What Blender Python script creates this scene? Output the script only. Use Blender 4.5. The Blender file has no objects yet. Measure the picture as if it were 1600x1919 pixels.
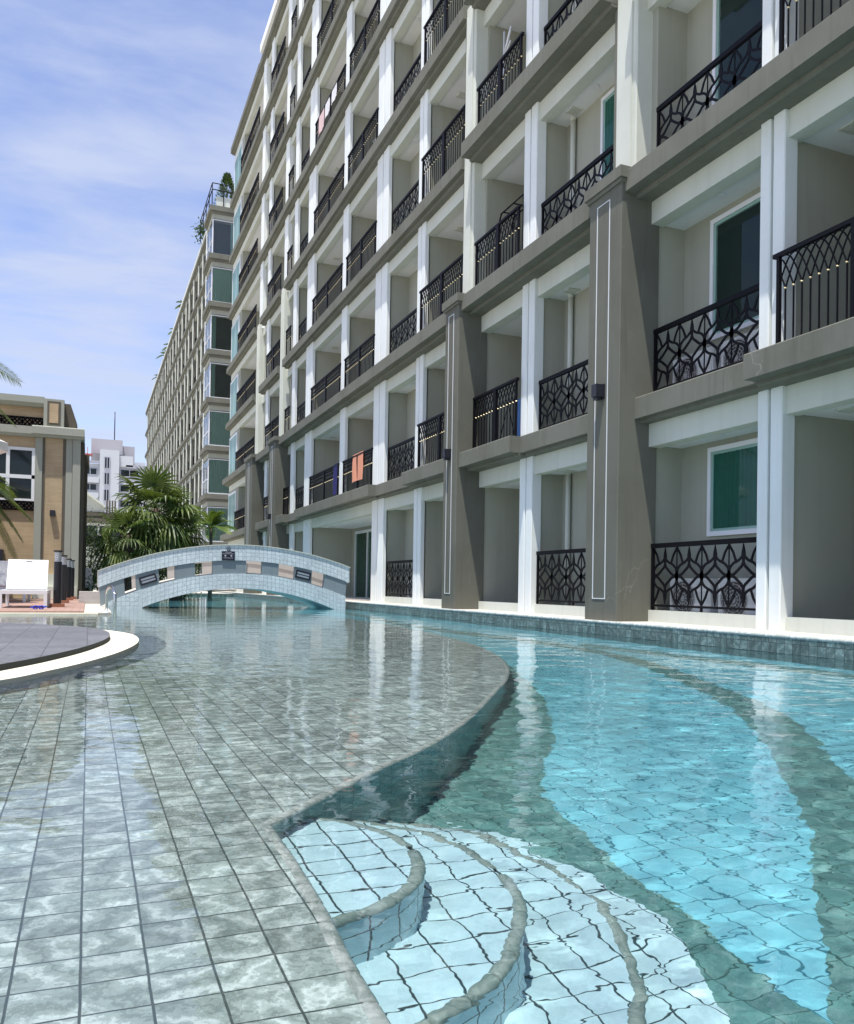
import bpy, bmesh, math, random
import numpy as np
from mathutils import Vector, Matrix, noise
random.seed(7)
rnd = random.Random(11)
C = bpy.context.scene.collection
S = bpy.context.scene

# ------------------------------------------------------------------ camera
cam = bpy.data.cameras.new('camera')
co = bpy.data.objects.new('camera', cam); C.objects.link(co)
YAW, TILT, ROLL, HEYE = 0.38267, 0.01189, 0.01595, 0.60
FPX, CY = 1575.0, 1080.54
fw = Vector((math.sin(YAW)*math.cos(TILT), math.cos(YAW)*math.cos(TILT), math.sin(TILT)))
r0 = Vector((math.cos(YAW), -math.sin(YAW), 0)); d0 = fw.cross(r0)
cr, sr = math.cos(ROLL), math.sin(ROLL)
Uax = r0*cr - d0*sr; Vax = r0*sr + d0*cr
co.matrix_world = Matrix(((Uax.x, -Vax.x, -fw.x, 0), (Uax.y, -Vax.y, -fw.y, 0), (Uax.z, -Vax.z, -fw.z, HEYE), (0, 0, 0, 1)))
cam.sensor_fit = 'HORIZONTAL'; cam.sensor_width = 36
cam.lens = 36*FPX/1600; cam.shift_y = (CY-959.5)/1600; cam.shift_x = 0
cam.clip_start = 0.05; cam.clip_end = 2000
S.camera = co

# ------------------------------------------------------------------ light
SUN_TO = Vector((-0.19, -0.20, 1.0)).normalized()
el = math.asin(SUN_TO.z); az = math.atan2(SUN_TO.x, SUN_TO.y)
SKY_STRENGTH = 0.098
W = bpy.data.worlds.new('World'); S.world = W; W.use_nodes = True
nt = W.node_tree; nt.nodes.clear()
def wn(t, **k):
    n = nt.nodes.new(t)
    for a, b in k.items(): setattr(n, a, b)
    return n
sky = wn('ShaderNodeTexSky', sky_type='NISHITA', sun_disc=False)
sky.sun_elevation = el; sky.sun_rotation = az; sky.air_density = 1.0; sky.dust_density = 0.7; sky.ozone_density = 1.6
tc = wn('ShaderNodeTexCoord')
sep = wn('ShaderNodeSeparateXYZ'); nt.links.new(tc.outputs['Generated'], sep.inputs[0])
# project the view direction on a cloud layer: (x,y)/(z+0.12)
zz = wn('ShaderNodeMath', operation='ADD'); zz.inputs[1].default_value = 0.13; nt.links.new(sep.outputs['Z'], zz.inputs[0])
zm = wn('ShaderNodeMath', operation='MAXIMUM'); zm.inputs[1].default_value = 0.03; nt.links.new(zz.outputs[0], zm.inputs[0])
dx = wn('ShaderNodeMath', operation='DIVIDE'); dy = wn('ShaderNodeMath', operation='DIVIDE')
nt.links.new(sep.outputs['X'], dx.inputs[0]); nt.links.new(zm.outputs[0], dx.inputs[1])
nt.links.new(sep.outputs['Y'], dy.inputs[0]); nt.links.new(zm.outputs[0], dy.inputs[1])
cmb = wn('ShaderNodeCombineXYZ'); nt.links.new(dx.outputs[0], cmb.inputs[0]); nt.links.new(dy.outputs[0], cmb.inputs[1])
mp = wn('ShaderNodeMapping'); mp.inputs['Rotation'].default_value = (0, 0, -0.25); mp.inputs['Scale'].default_value = (0.75, 1.5, 1)
mp.inputs['Location'].default_value = (3.1, 1.7, 0)
nt.links.new(cmb.outputs[0], mp.inputs[0])
n1 = wn('ShaderNodeTexNoise'); n1.inputs['Scale'].default_value = 2.9; n1.inputs['Detail'].default_value = 7; n1.inputs['Roughness'].default_value = 0.56; n1.inputs['Distortion'].default_value = 0.25
n2 = wn('ShaderNodeTexNoise'); n2.inputs['Scale'].default_value = 0.95; n2.inputs['Detail'].default_value = 4; n2.inputs['Roughness'].default_value = 0.5
nt.links.new(mp.outputs[0], n1.inputs['Vector']); nt.links.new(mp.outputs[0], n2.inputs['Vector'])
hf = wn('ShaderNodeMath', operation='MULTIPLY_ADD'); nt.links.new(n1.outputs[0], hf.inputs[0]); hf.inputs[1].default_value = 0.62
n2h = wn('ShaderNodeMath', operation='MULTIPLY'); nt.links.new(n2.outputs[0], n2h.inputs[0]); n2h.inputs[1].default_value = 0.38; nt.links.new(n2h.outputs[0], hf.inputs[2])
# clouds thicken towards the horizon
veil = wn('ShaderNodeMapRange'); veil.inputs['From Min'].default_value = 0.62; veil.inputs['From Max'].default_value = 0.10
veil.inputs['To Min'].default_value = 0.005; veil.inputs['To Max'].default_value = 0.10
nt.links.new(sep.outputs['Z'], veil.inputs['Value'])
fa = wn('ShaderNodeMath', operation='ADD'); nt.links.new(hf.outputs[0], fa.inputs[0]); nt.links.new(veil.outputs[0], fa.inputs[1])
rp = wn('ShaderNodeValToRGB'); rp.color_ramp.elements[0].position = 0.43; rp.color_ramp.elements[1].position = 0.66
rp.color_ramp.elements[0].color = (0.0, 0.0, 0.0, 1); rp.color_ramp.elements[1].color = (1, 1, 1, 1)
nt.links.new(fa.outputs[0], rp.inputs[0])
fs = wn('ShaderNodeMath', operation='MULTIPLY'); fs.inputs[1].default_value = 0.82; nt.links.new(rp.outputs[0], fs.inputs[0])
sat = wn('ShaderNodeMixRGB', blend_type='MULTIPLY'); sat.inputs[0].default_value = 1.0; sat.inputs[2].default_value = (1.60, 1.50, 1.72, 1)
nt.links.new(sky.outputs[0], sat.inputs[1])
mx = wn('ShaderNodeMixRGB'); mx.inputs[2].default_value = (4.8, 5.35, 6.9, 1)
nt.links.new(fs.outputs[0], mx.inputs[0]); nt.links.new(sat.outputs[0], mx.inputs[1])
bg = wn('ShaderNodeBackground'); bg.inputs[1].default_value = SKY_STRENGTH
nt.links.new(mx.outputs[0], bg.inputs[0])
ow = wn('ShaderNodeOutputWorld'); nt.links.new(bg.outputs[0], ow.inputs[0])

sl = bpy.data.lights.new('sun', 'SUN'); sl.energy = 4.6; sl.angle = math.radians(0.53); sl.color = (1.0, 0.965, 0.90)
so = bpy.data.objects.new('sun', sl); C.objects.link(so); so.rotation_euler = SUN_TO.to_track_quat('Z', 'Y').to_euler()
try: sl.cycles.is_caustics_light = True
except Exception as e: print('caustics light', e)
S.view_settings.view_transform = 'Standard'; S.view_settings.look = 'None'; S.view_settings.gamma = 1
S.view_settings.exposure = 0.45
S.view_settings.use_curve_mapping = False
S.cycles.use_denoising = True
try: S.cycles.denoiser = 'OPENIMAGEDENOISE'
except Exception: pass
S.cycles.max_bounces = 10; S.cycles.diffuse_bounces = 4; S.cycles.glossy_bounces = 4; S.cycles.transmission_bounces = 6
S.cycles.transparent_max_bounces = 12
S.cycles.caustics_refractive = True; S.cycles.caustics_reflective = False
S.cycles.sample_clamp_indirect = 6.0

# ------------------------------------------------------------------ materials
class NT:
    def __init__(s, name):
        s.m = bpy.data.materials.new(name); s.m.use_nodes = True
        s.t = s.m.node_tree; s.t.nodes.clear()
        s.out = s.t.nodes.new('ShaderNodeOutputMaterial')
    def n(s, t, ins=None, **k):
        n = s.t.nodes.new(t)
        for a, b in k.items(): setattr(n, a, b)
        for a, b in (ins or {}).items():
            if hasattr(b, 'is_linked') or isinstance(b, bpy.types.NodeSocket): s.t.links.new(b, n.inputs[a])
            else: n.inputs[a].default_value = b
        return n
    def math(s, op, a, b=None, c=None, clamp=False):
        d = {0: a}
        if b is not None: d[1] = b
        if c is not None: d[2] = c
        return s.n('ShaderNodeMath', d, operation=op, use_clamp=clamp).outputs[0]
    def mix(s, f, a, b, bt='MIX'):
        return s.n('ShaderNodeMixRGB', {0: f, 1: a, 2: b}, blend_type=bt).outputs[0]
    def noise(s, vec, sc, det=4, ro=0.55, dist=0.0):
        return s.n('ShaderNodeTexNoise', {'Vector': vec, 'Scale': sc, 'Detail': det, 'Roughness': ro, 'Distortion': dist})
    def ramp(s, f, stops):
        r = s.n('ShaderNodeValToRGB', {0: f}); e = r.color_ramp.elements
        while len(e) < len(stops): e.new(0.5)
        for x, (p, c) in zip(e, stops):
            x.position = p; x.color = (c, c, c, 1) if not hasattr(c, '__len__') else (*c[:3], 1)
        return r.outputs[0]
    def pos(s): return s.n('ShaderNodeNewGeometry').outputs['Position']
    def uv(s): return s.n('ShaderNodeTexCoord').outputs['UV']
    def obj(s): return s.n('ShaderNodeTexCoord').outputs['Object']
    def finish(s, col, rough=0.6, bump=None, bstr=0.3, bdist=0.01, spec=0.4, metal=0.0, **k):
        p = s.n('ShaderNodeBsdfPrincipled', {'Base Color': col if not isinstance(col, tuple) else (*col[:3], 1), 'Roughness': rough, 'Metallic': metal, 'Specular IOR Level': spec})
        for a, b in k.items(): p.inputs[a].default_value = b
        if bump is not None:
            b = s.n('ShaderNodeBump', {'Height': bump, 'Strength': bstr, 'Distance': bdist}); s.t.links.new(b.outputs[0], p.inputs['Normal'])
        s.t.links.new(p.outputs[0], s.out.inputs[0]); return s.m

def paint(name, col, rough=0.7, stain=0.18, scale=1.2, streak=True, bstr=0.15, hue=(0.9, 0.88, 0.82), crack=0.0):
    """painted render: faint blotches, rain streaks running down, fine plaster grain"""
    t = NT(name); p = t.pos()
    a = t.noise(p, scale, 5, 0.6).outputs[0]
    st = t.n('ShaderNodeMapping', {'Vector': p, 'Scale': (7.0, 7.0, 0.35)}).outputs[0]
    b = t.noise(st, 1.3, 4, 0.6).outputs[0]
    f1 = t.ramp(a, [(0.42, 0.0), (0.72, 1.0)])
    f2 = t.ramp(b, [(0.52, 0.0), (0.75, 1.0)])
    f = t.math('MULTIPLY', f1, stain, clamp=True)
    dark = tuple(c*h*0.72 for c, h in zip(col, hue))
    c1 = t.mix(f, (*col, 1), (*dark, 1))
    if streak:
        g = t.math('MULTIPLY', f2, stain*0.9, clamp=True); c1 = t.mix(g, c1, (*dark, 1))
    if crack:
        cp = t.n('ShaderNodeVectorMath', {0: p, 1: t.n('ShaderNodeVectorMath', {0: t.noise(p, 3.0, 3).outputs['Color'], 1: (0.35, 0.35, 0.35)}, operation='MULTIPLY').outputs[0]}, operation='ADD').outputs[0]
        vo = t.n('ShaderNodeTexVoronoi', {'Vector': cp, 'Scale': 0.55}, feature='DISTANCE_TO_EDGE').outputs['Distance']
        ln = t.ramp(vo, [(0.0, 1.0), (0.004, 0.0)])
        mk = t.ramp(t.noise(p, 0.8, 2).outputs[0], [(0.57, 0.0), (0.64, 1.0)])
        ck = t.math('MULTIPLY', t.math('MULTIPLY', ln, mk), crack)
        c1 = t.mix(ck, c1, (*[min(0.8, x*2.2) for x in col], 1))
        # chalky runs of efflorescence
        ef = t.ramp(t.noise(t.n('ShaderNodeMapping', {'Vector': p, 'Scale': (9, 9, 1.2)}).outputs[0], 1.0, 4, 0.7).outputs[0], [(0.60, 0.0), (0.80, 0.30)])
        c1 = t.mix(ef, c1, (*[min(0.8, x*1.7) for x in col], 1))
    gr = t.noise(p, 60, 3, 0.6).outputs[0]
    big = t.noise(p, 5, 3, 0.5).outputs[0]
    h = t.math('ADD', gr, t.math('MULTIPLY', big, 2.5))
    return t.finish(c1, rough, h, bstr, 0.006, spec=0.08)

def tile(name, base, vein, dark, grout, size=0.1, gw=0.035, rough=0.35, vary=0.16, veins=1.0, bevel=0.3, patch=None):
    """square mosaic tiles on the UV map (metres): grout, a tone per tile, marbled veins that break at each tile"""
    t = NT(name); uv = t.uv()
    q = t.n('ShaderNodeVectorMath', {0: uv, 1: (1/size, 1/size, 1)}, operation='MULTIPLY').outputs[0]
    cell = t.n('ShaderNodeVectorMath', {0: q}, operation='FLOOR').outputs[0]
    fr = t.n('ShaderNodeVectorMath', {0: q}, operation='FRACTION').outputs[0]
    sp = t.n('ShaderNodeSeparateXYZ', {0: fr})
    def edge(o):
        a = t.math('SUBTRACT', o, 0.5); a = t.math('ABSOLUTE', a); return t.math('SUBTRACT', 0.5, a)
    e = t.math('MINIMUM', edge(sp.outputs[0]), edge(sp.outputs[1]))
    g = t.n('ShaderNodeMapRange', {'Value': e, 'From Min': gw*0.45, 'From Max': gw*0.75, 'To Min': 1.0, 'To Max': 0.0}).outputs[0]
    wn_ = t.n('ShaderNodeTexWhiteNoise', {0: cell}, noise_dimensions='3D')
    off = t.n('ShaderNodeVectorMath', {0: wn_.outputs['Color'], 1: (37.0, 37.0, 37.0)}, operation='MULTIPLY').outputs[0]
    ang = t.math('MULTIPLY', wn_.outputs['Value'], 37.0)
    rot = t.n('ShaderNodeVectorRotate', {'Vector': uv, 'Angle': ang}, rotation_type='Z_AXIS').outputs[0]
    lv = t.n('ShaderNodeVectorMath', {0: rot, 1: off}, operation='ADD').outputs[0]
    wv = t.n('ShaderNodeTexWave', {'Vector': lv, 'Scale': 4.6, 'Distortion': 11.0, 'Detail': 7.0, 'Detail Scale': 1.7, 'Detail Roughness': 0.72}, wave_type='BANDS', bands_direction='DIAGONAL').outputs['Fac']
    sw = t.noise(lv, 26, 5, 0.7, 1.0).outputs[0]
    v1 = t.ramp(wv, [(0.70, 0.0), (0.98, 0.72)])
    v2 = t.ramp(wv, [(0.02, 0.8), (0.16, 0.0)])
    v3 = t.ramp(sw, [(0.40, 1.0), (0.56, 0.0)])
    c = t.mix(t.math('MULTIPLY', v1, 0.85*veins, clamp=True), (*base, 1), (*vein, 1))
    c = t.mix(t.math('MULTIPLY', v2, 0.75*min(1, veins+0.1), clamp=True), c, (*dark, 1))
    c = t.mix(t.math('MULTIPLY', v3, 0.35*min(1, veins+0.1), clamp=True), c, (*dark, 1))
    tone = t.n('ShaderNodeMapRange', {'Value': wn_.outputs['Value'], 'To Min': 1-vary, 'To Max': 1+vary}).outputs[0]
    c = t.mix(1.0, c, t.n('ShaderNodeCombineXYZ', {0: tone, 1: tone, 2: tone}).outputs[0], 'MULTIPLY')
    big = t.ramp(t.noise(uv, 0.9, 3, 0.5).outputs[0], [(0.35, 0.88), (0.7, 1.08)])
    c = t.mix(1.0, c, big, 'MULTIPLY')
    c = t.mix(g, c, (*grout, 1))
    hgt = t.math('SUBTRACT', t.math('MULTIPLY', sw, 0.35), g)
    return t.finish(c, rough, hgt, bevel, 0.004)

M = {}
M['band'] = paint('taupe_band_paint', (0.188, 0.188, 0.154), 0.85, 0.55, crack=0.45)
M['pilaster'] = paint('taupe_pilaster_paint', (0.160, 0.160, 0.130), 0.85, 0.48, 0.9, crack=0.30)
M['white'] = paint('white_column_paint', (0.83, 0.86, 0.825), 0.75, 0.22)
M['cream'] = paint('cream_header_paint', (0.65, 0.67, 0.585), 0.8, 0.24)
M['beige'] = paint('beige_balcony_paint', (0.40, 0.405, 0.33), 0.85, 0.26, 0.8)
M['ceiling'] = paint('white_ceiling_paint', (0.86, 0.87, 0.85), 0.85, 0.10, 1.0, False)
M['ledge'] = paint('pale_ledge_stone', (0.56, 0.53, 0.475), 0.8, 0.45, 4.0, False, 0.3)
M['strip'] = NT('white_metal_strip').finish((0.82, 0.84, 0.85), 0.35)
M['iron'] = NT('black_wrought_iron').finish((0.006, 0.006, 0.008), 0.55, spec=0.12)
M['gold'] = NT('gold_knob').finish((0.80, 0.68, 0.42), 0.35, metal=0.4)
M['pvc'] = NT('white_window_frame').finish((0.78, 0.79, 0.80), 0.35)
M['dark_metal'] = NT('dark_metal').finish((0.02, 0.02, 0.028), 0.4)
M['steel'] = NT('brushed_steel').finish((0.62, 0.63, 0.64), 0.18, metal=1.0)
def glass(name, tint, refl=1.0):
    t = NT(name)
    f = t.n('ShaderNodeFresnel', {'IOR': 1.5}).outputs[0]
    f = t.math('MULTIPLY_ADD', f, refl, 0.005, clamp=True)
    a = t.n('ShaderNodeBsdfTransparent', {0: (*tint, 1)}); b = t.n('ShaderNodeBsdfGlossy', {0: (0.9, 0.95, 0.95, 1), 'Roughness': 0.02})
    m = t.n('ShaderNodeMixShader', {0: f, 1: a.outputs[0], 2: b.outputs[0]}); t.t.links.new(m.outputs[0], t.out.inputs[0]); return t.m
M['glass'] = glass('green_tinted_glass', (0.66, 0.84, 0.78), 0.45)
M['glass_clear'] = glass('clear_glass', (0.75, 0.85, 0.83), 1.0)
def fabric(name, col, rough=0.9):
    t = NT(name); p = t.obj()
    a = t.noise(p, 6, 4, 0.6).outputs[0]
    c = t.mix(t.ramp(a, [(0.3, 0.0), (0.7, 0.35)]), (*col, 1), (*[x*0.75 for x in col], 1))
    return t.finish(c, rough, t.noise(p, 180, 2).outputs[0], 0.15, 0.002)
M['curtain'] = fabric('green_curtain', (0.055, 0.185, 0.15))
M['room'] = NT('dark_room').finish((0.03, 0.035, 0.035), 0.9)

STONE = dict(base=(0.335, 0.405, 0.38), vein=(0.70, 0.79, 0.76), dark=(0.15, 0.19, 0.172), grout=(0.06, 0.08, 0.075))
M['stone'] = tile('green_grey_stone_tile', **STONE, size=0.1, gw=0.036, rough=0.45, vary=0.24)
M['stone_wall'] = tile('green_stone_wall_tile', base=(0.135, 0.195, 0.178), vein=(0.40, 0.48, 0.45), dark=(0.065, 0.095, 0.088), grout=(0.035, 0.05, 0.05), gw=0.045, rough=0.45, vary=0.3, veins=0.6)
M['stone_band'] = tile('dark_green_floor_band_tile', base=(0.115, 0.275, 0.265), vein=(0.22, 0.39, 0.375), dark=(0.07, 0.185, 0.18), grout=(0.035, 0.10, 0.095), gw=0.04, rough=0.45)  # green stone with the water's teal absorption tint put into its colour
M['marble'] = tile('pale_marble_step_tile', base=(0.50, 0.74, 0.81), vein=(0.60, 0.80, 0.85), dark=(0.38, 0.55, 0.61), grout=(0.035, 0.06, 0.07), gw=0.045, rough=0.3, vary=0.04, veins=0.4)
M['aqua'] = tile('water_tinted_pool_floor_tile', base=(0.20, 0.555, 0.66), vein=(0.27, 0.61, 0.70), dark=(0.17, 0.50, 0.60), grout=(0.05, 0.19, 0.25), gw=0.05, rough=0.3, vary=0.05, veins=0.4)  # pale tile; the cyan of light absorbed by deep water is put into its colour
M['bridge_tile'] = tile('pale_blue_marble_bridge_tile', base=(0.72, 0.81, 0.83), vein=(0.58, 0.67, 0.69), dark=(0.30, 0.36, 0.39), grout=(0.32, 0.40, 0.42), gw=0.065, rough=0.3, vary=0.07, veins=0.7)
def nosing(name, a, b):
    t = NT(name); p = t.pos()
    f = t.ramp(t.noise(p, 16, 5, 0.65, 1.5).outputs[0], [(0.38, 0.0), (0.62, 1.0)])
    return t.finish(t.mix(f, (*a, 1), (*b, 1)), 0.45, t.noise(p, 40, 3).outputs[0], 0.2, 0.004)
M['nosing'] = nosing('stone_nosing', (0.25, 0.29, 0.265), (0.52, 0.55, 0.52))
M['nosing_dark'] = nosing('step_nosing', (0.15, 0.215, 0.20), (0.30, 0.37, 0.34))

def water_mat():
    t = NT('pool_water')
    p = t.pos()
    mpg = t.n('ShaderNodeMapping', {'Vector': p, 'Scale': (1.0, 1.3, 1.0)}).outputs[0]
    h = t.noise(mpg, 11.0, 2, 0.5, 0.3).outputs[0]
    b = t.n('ShaderNodeBump', {'Height': h, 'Strength': 0.035, 'Distance': 0.05})
    g = t.n('ShaderNodeBsdfGlass', {'Color': (0.97, 1.0, 1.0, 1), 'Roughness': 0.0, 'IOR': 1.333, 'Normal': b.outputs[0]})
    t.t.links.new(g.outputs[0], t.out.inputs[0]); return t.m
M['water'] = water_mat()

# ------------------------------------------------------------------ mesh helpers
class MB:
    """collects shapes; build() links them as ONE mesh object"""
    def __init__(s): s.v = []; s.f = []; s.u = []; s.mi = []; s.cur = 0; s.sm = []
    def add(s, vs, fs, uvs=None, smooth=False):
        o = len(s.v); s.v += [tuple(p) for p in vs]
        for k, f in enumerate(fs):
            s.f.append([i+o for i in f]); s.u.append(uvs[k] if uvs else None); s.mi.append(s.cur); s.sm.append(smooth)
    def box(s, x0, x1, y0, y1, z0, z1):
        v = [(x0,y0,z0),(x1,y0,z0),(x1,y1,z0),(x0,y1,z0),(x0,y0,z1),(x1,y0,z1),(x1,y1,z1),(x0,y1,z1)]
        f = [(0,3,2,1),(4,5,6,7),(0,1,5,4),(1,2,6,5),(2,3,7,6),(3,0,4,7)]
        s.add(v, f)
    def obox(s, c, ax, ay, az):
        """box from centre and three half-axis vectors"""
        c = Vector(c); ax = Vector(ax); ay = Vector(ay); az = Vector(az)
        v = [c+ax*i+ay*j+az*k for k in (-1, 1) for i, j in ((-1,-1),(1,-1),(1,1),(-1,1))]
        s.add(v, [(0,3,2,1),(4,5,6,7),(0,1,5,4),(1,2,6,5),(2,3,7,6),(3,0,4,7)])
    def prism(s, poly, axis, a, b):
        """poly in the other two axes, extruded along axis from a to b"""
        n = len(poly)
        def pt(p, t):
            if axis == 'y': return (p[0], t, p[1])
            if axis == 'x': return (t, p[0], p[1])
            return (p[0], p[1], t)
        v = [pt(p, a) for p in poly] + [pt(p, b) for p in poly]
        s.add(v, [list(range(n))[::-1], list(range(n, 2*n))] + [(i, (i+1) % n, n+(i+1) % n, n+i) for i in range(n)])
    def tube(s, pts, r, seg=8, caps=True, smooth=True):
        pts = [Vector(p) for p in pts]; n = len(pts); v = []; f = []
        rr = r if hasattr(r, '__len__') else [r]*n
        up = None
        for i, p in enumerate(pts):
            d = (pts[min(i+1, n-1)] - pts[max(i-1, 0)]).normalized()
            if up is None: up = Vector((0,0,1)) if abs(d.z) < 0.9 else Vector((1,0,0))
            a = d.cross(up)
            if a.length < 1e-4: a = d.orthogonal()
            a.normalize(); b = a.cross(d); up = b
            for k in range(seg):
                t = 2*math.pi*k/seg; v.append(p + (a*math.cos(t)+b*math.sin(t))*rr[i])
        for i in range(n-1):
            for k in range(seg):
                f.append((i*seg+k, i*seg+(k+1) % seg, (i+1)*seg+(k+1) % seg, (i+1)*seg+k))
        if caps: f.append(list(range(seg))[::-1]); f.append([(n-1)*seg+k for k in range(seg)])
        s.add(v, f, smooth=smooth)
    def ribbon(s, pts, w, t, fx):
        """flat bar in a plane: pts 2-D (y,z), width w in plane, thickness t across; fx maps (y,z,d)->xyz"""
        n = len(pts); v = []; f = []
        for i, p in enumerate(pts):
            a = pts[max(i-1, 0)]; b = pts[min(i+1, n-1)]
            dx, dy = b[0]-a[0], b[1]-a[1]; l = math.hypot(dx, dy) or 1; nx, ny = -dy/l, dx/l
            ww = w[i] if hasattr(w, '__len__') else w
            for sg in (-.5, .5):
                for dd in (-.5, .5): v.append(fx(p[0]+nx*ww*sg, p[1]+ny*ww*sg, dd*t))
        for i in range(n-1):
            a, b = i*4, i*4+4
            f += [(a, a+1, b+1, b), (a+2, b+2, b+3, a+3), (a, b, b+2, a+2), (a+1, a+3, b+3, b+1)]
        f += [(0, 2, 3, 1), ((n-1)*4, (n-1)*4+1, (n-1)*4+3, (n-1)*4+2)]
        s.add(v, f)
    def disc(s, c, r, n=16, axis='z', h=0.0):
        pass
    def build(s, name, mat, parent=None, uvscale=True):
        me = bpy.data.meshes.new(name); me.from_pydata(s.v, [], s.f)
        mats = mat if isinstance(mat, (list, tuple)) else [mat]
        for m in mats: me.materials.append(m)
        if len(mats) > 1: me.polygons.foreach_set('material_index', s.mi)
        me.polygons.foreach_set('use_smooth', s.sm)
        # UV in metres: given, or box-projected
        ul = me.uv_layers.new(name='UVMap'); data = ul.data
        for p, uu in zip(me.polygons, s.u):
            if uu is not None:
                for li, q in zip(p.loop_indices, uu): data[li].uv = q
            else:
                nx, ny, nz = abs(p.normal.x), abs(p.normal.y), abs(p.normal.z)
                for li in p.loop_indices:
                    c = s.v[me.loops[li].vertex_index]
                    data[li].uv = (c[0], c[1]) if nz >= nx and nz >= ny else ((c[1], c[2]) if nx >= ny else (c[0], c[2]))
        me.update()
        o = bpy.data.objects.new(name, me); C.objects.link(o)
        if parent: o.parent = parent; o.matrix_parent_inverse = parent.matrix_basis.inverted()
        return o

def tag(o, label=None, cat=None, group=None, kind=None):
    if label: o['label'] = label
    if cat: o['category'] = cat
    if group: o['group'] = group
    if kind: o['kind'] = kind
    return o
def thing(name, label, cat, loc=(0, 0, 0), group=None, rz=0):
    o = bpy.data.objects.new(name, None); C.objects.link(o); o.location = loc; o.rotation_euler = (0, 0, rz)
    o.empty_display_size = 0.2
    return tag(o, label, cat, group)
def struct(o, label=None, cat=None): return tag(o, label, cat, None, 'structure')
def copy_tree(o, parent=None):
    c = o.copy(); C.objects.link(c)
    if parent: c.parent = parent
    for ch in o.children: copy_tree(ch, c)
    return c
def local(mb_fn, name, mat, parent):
    """build in the thing's own coordinates"""
    mb = MB(); mb_fn(mb); o = mb.build(name, mat)
    o.parent = parent
    return o
def spline(pts, k=6, closed=False):
    out = []; n = len(pts)
    for i in range(n if closed else n-1):
        g = (lambda j: pts[j % n]) if closed else (lambda j: pts[max(0, min(n-1, j))])
        p0, p1, p2, p3 = g(i-1), g(i), g(i+1), g(i+2)
        for s in range(k):
            t = s/k
            out.append(tuple(0.5*((2*b)+(-a+c)*t+(2*a-5*b+4*c-d)*t*t+(-a+3*b-3*c+d)*t**3) for a, b, c, d in zip(p0, p1, p2, p3)))
    if not closed: out.append(tuple(pts[-1]))
    return out
def sheet(name, poly, z, mat):
    bm = bmesh.new(); vs = [bm.verts.new((x, y, z)) for x, y in poly]; bm.faces.new(vs)
    bmesh.ops.triangulate(bm, faces=bm.faces[:])
    for f in bm.faces:
        if f.normal.z < 0: f.normal_flip()
    uv = bm.loops.layers.uv.new('UVMap')
    for f in bm.faces:
        for l in f.loops: l[uv].uv = (l.vert.co.x, l.vert.co.y)
    me = bpy.data.meshes.new(name); bm.to_mesh(me); bm.free(); me.materials.append(mat)
    o = bpy.data.objects.new(name, me); C.objects.link(o); return o
def wall_strip(mb, pts, z0, z1, flip=False):
    L = 0
    for a, b in zip(pts, pts[1:]):
        d = math.hypot(b[0]-a[0], b[1]-a[1])
        q = [(a[0], a[1], z0), (b[0], b[1], z0), (b[0], b[1], z1), (a[0], a[1], z1)]
        uv = [(L, z0), (L+d, z0), (L+d, z1), (L, z1)]
        if flip: q = q[::-1]; uv = uv[::-1]
        mb.add(q, [(0, 1, 2, 3)], [uv]); L += d
def disc_poly(cx, cy, r, n=64): return [(cx+r*math.cos(2*math.pi*i/n), cy+r*math.sin(2*math.pi*i/n)) for i in range(n)]

# ------------------------------------------------------------------ pool
DEEP = -0.9; SHELF = -0.045; XW = 6.30
shelf_edge = [(0.36, -5.0), (0.37, -1.0), (0.385, 0.9), (0.395, 1.34), (0.41, 1.57), (0.42, 1.82), (0.42, 2.0), (0.42, 2.15)]
shelf_curve = spline([(0.42, 2.15), (0.64, 2.39), (0.89, 2.67), (1.24, 3.04), (1.63, 3.55), (2.14, 4.32), (2.56, 4.97), (2.99, 5.78), (3.35, 6.66), (3.72, 7.87), (4.01, 9.4), (4.28, 11.43), (4.36, 13.43), (4.25, 16.15), (3.73, 18.6), (3.0, 19.7), (2.0, 20.5), (1.2, 21.6), (0.7, 24.0)], 5)
edge = shelf_edge[:-1] + shelf_curve
shelf_poly = edge + [(-9, 24.0), (-9, -5)]
struct(sheet('pool_shelf', shelf_poly, SHELF, M['stone']))
mb = MB(); wall_strip(mb, edge, DEEP, SHELF, True); struct(mb.build('pool_shelf_wall', M['stone_band']))  # teal tile stands in for the wall seen through absorbing water
def stones(mb, pts, z, r, seg=8, L=0.1, gap=0.004):
    # a run of rounded edge stones, each about a tile long, with open joints
    pts = [Vector((x, y, z)) for x, y in pts]; D = [0.0]
    for a, b in zip(pts, pts[1:]): D.append(D[-1]+(b-a).length)
    def at(s):
        s = max(0, min(D[-1], s))
        for i in range(len(D)-1):
            if s <= D[i+1]: return pts[i].lerp(pts[i+1], (s-D[i])/max(1e-9, D[i+1]-D[i]))
        return pts[-1]
    n = int(D[-1]/L)
    for i in range(n):
        s0, s1 = i*L+gap/2, (i+1)*L-gap/2; k = 0.0005*math.sin(i*12.9898)
        P = [at(s0), at(s0+(s1-s0)*0.06), at((s0+s1)/2), at(s1-(s1-s0)*0.06), at(s1)]
        mb.tube([p+Vector((0, 0, k)) for p in P], [r*0.95, r, r, r, r*0.95], seg)
mb = MB(); stones(mb, [(x+0.004, y) for x, y in edge if y > -1], SHELF-0.018, 0.022); struct(mb.build('pool_shelf_edge', M['nosing']))
# floor of the deep part
fl = [(-9, -5), (XW, -5), (XW, 46), (-9, 46)]
struct(sheet('pool_floor', fl, DEEP, M['aqua']))
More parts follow.
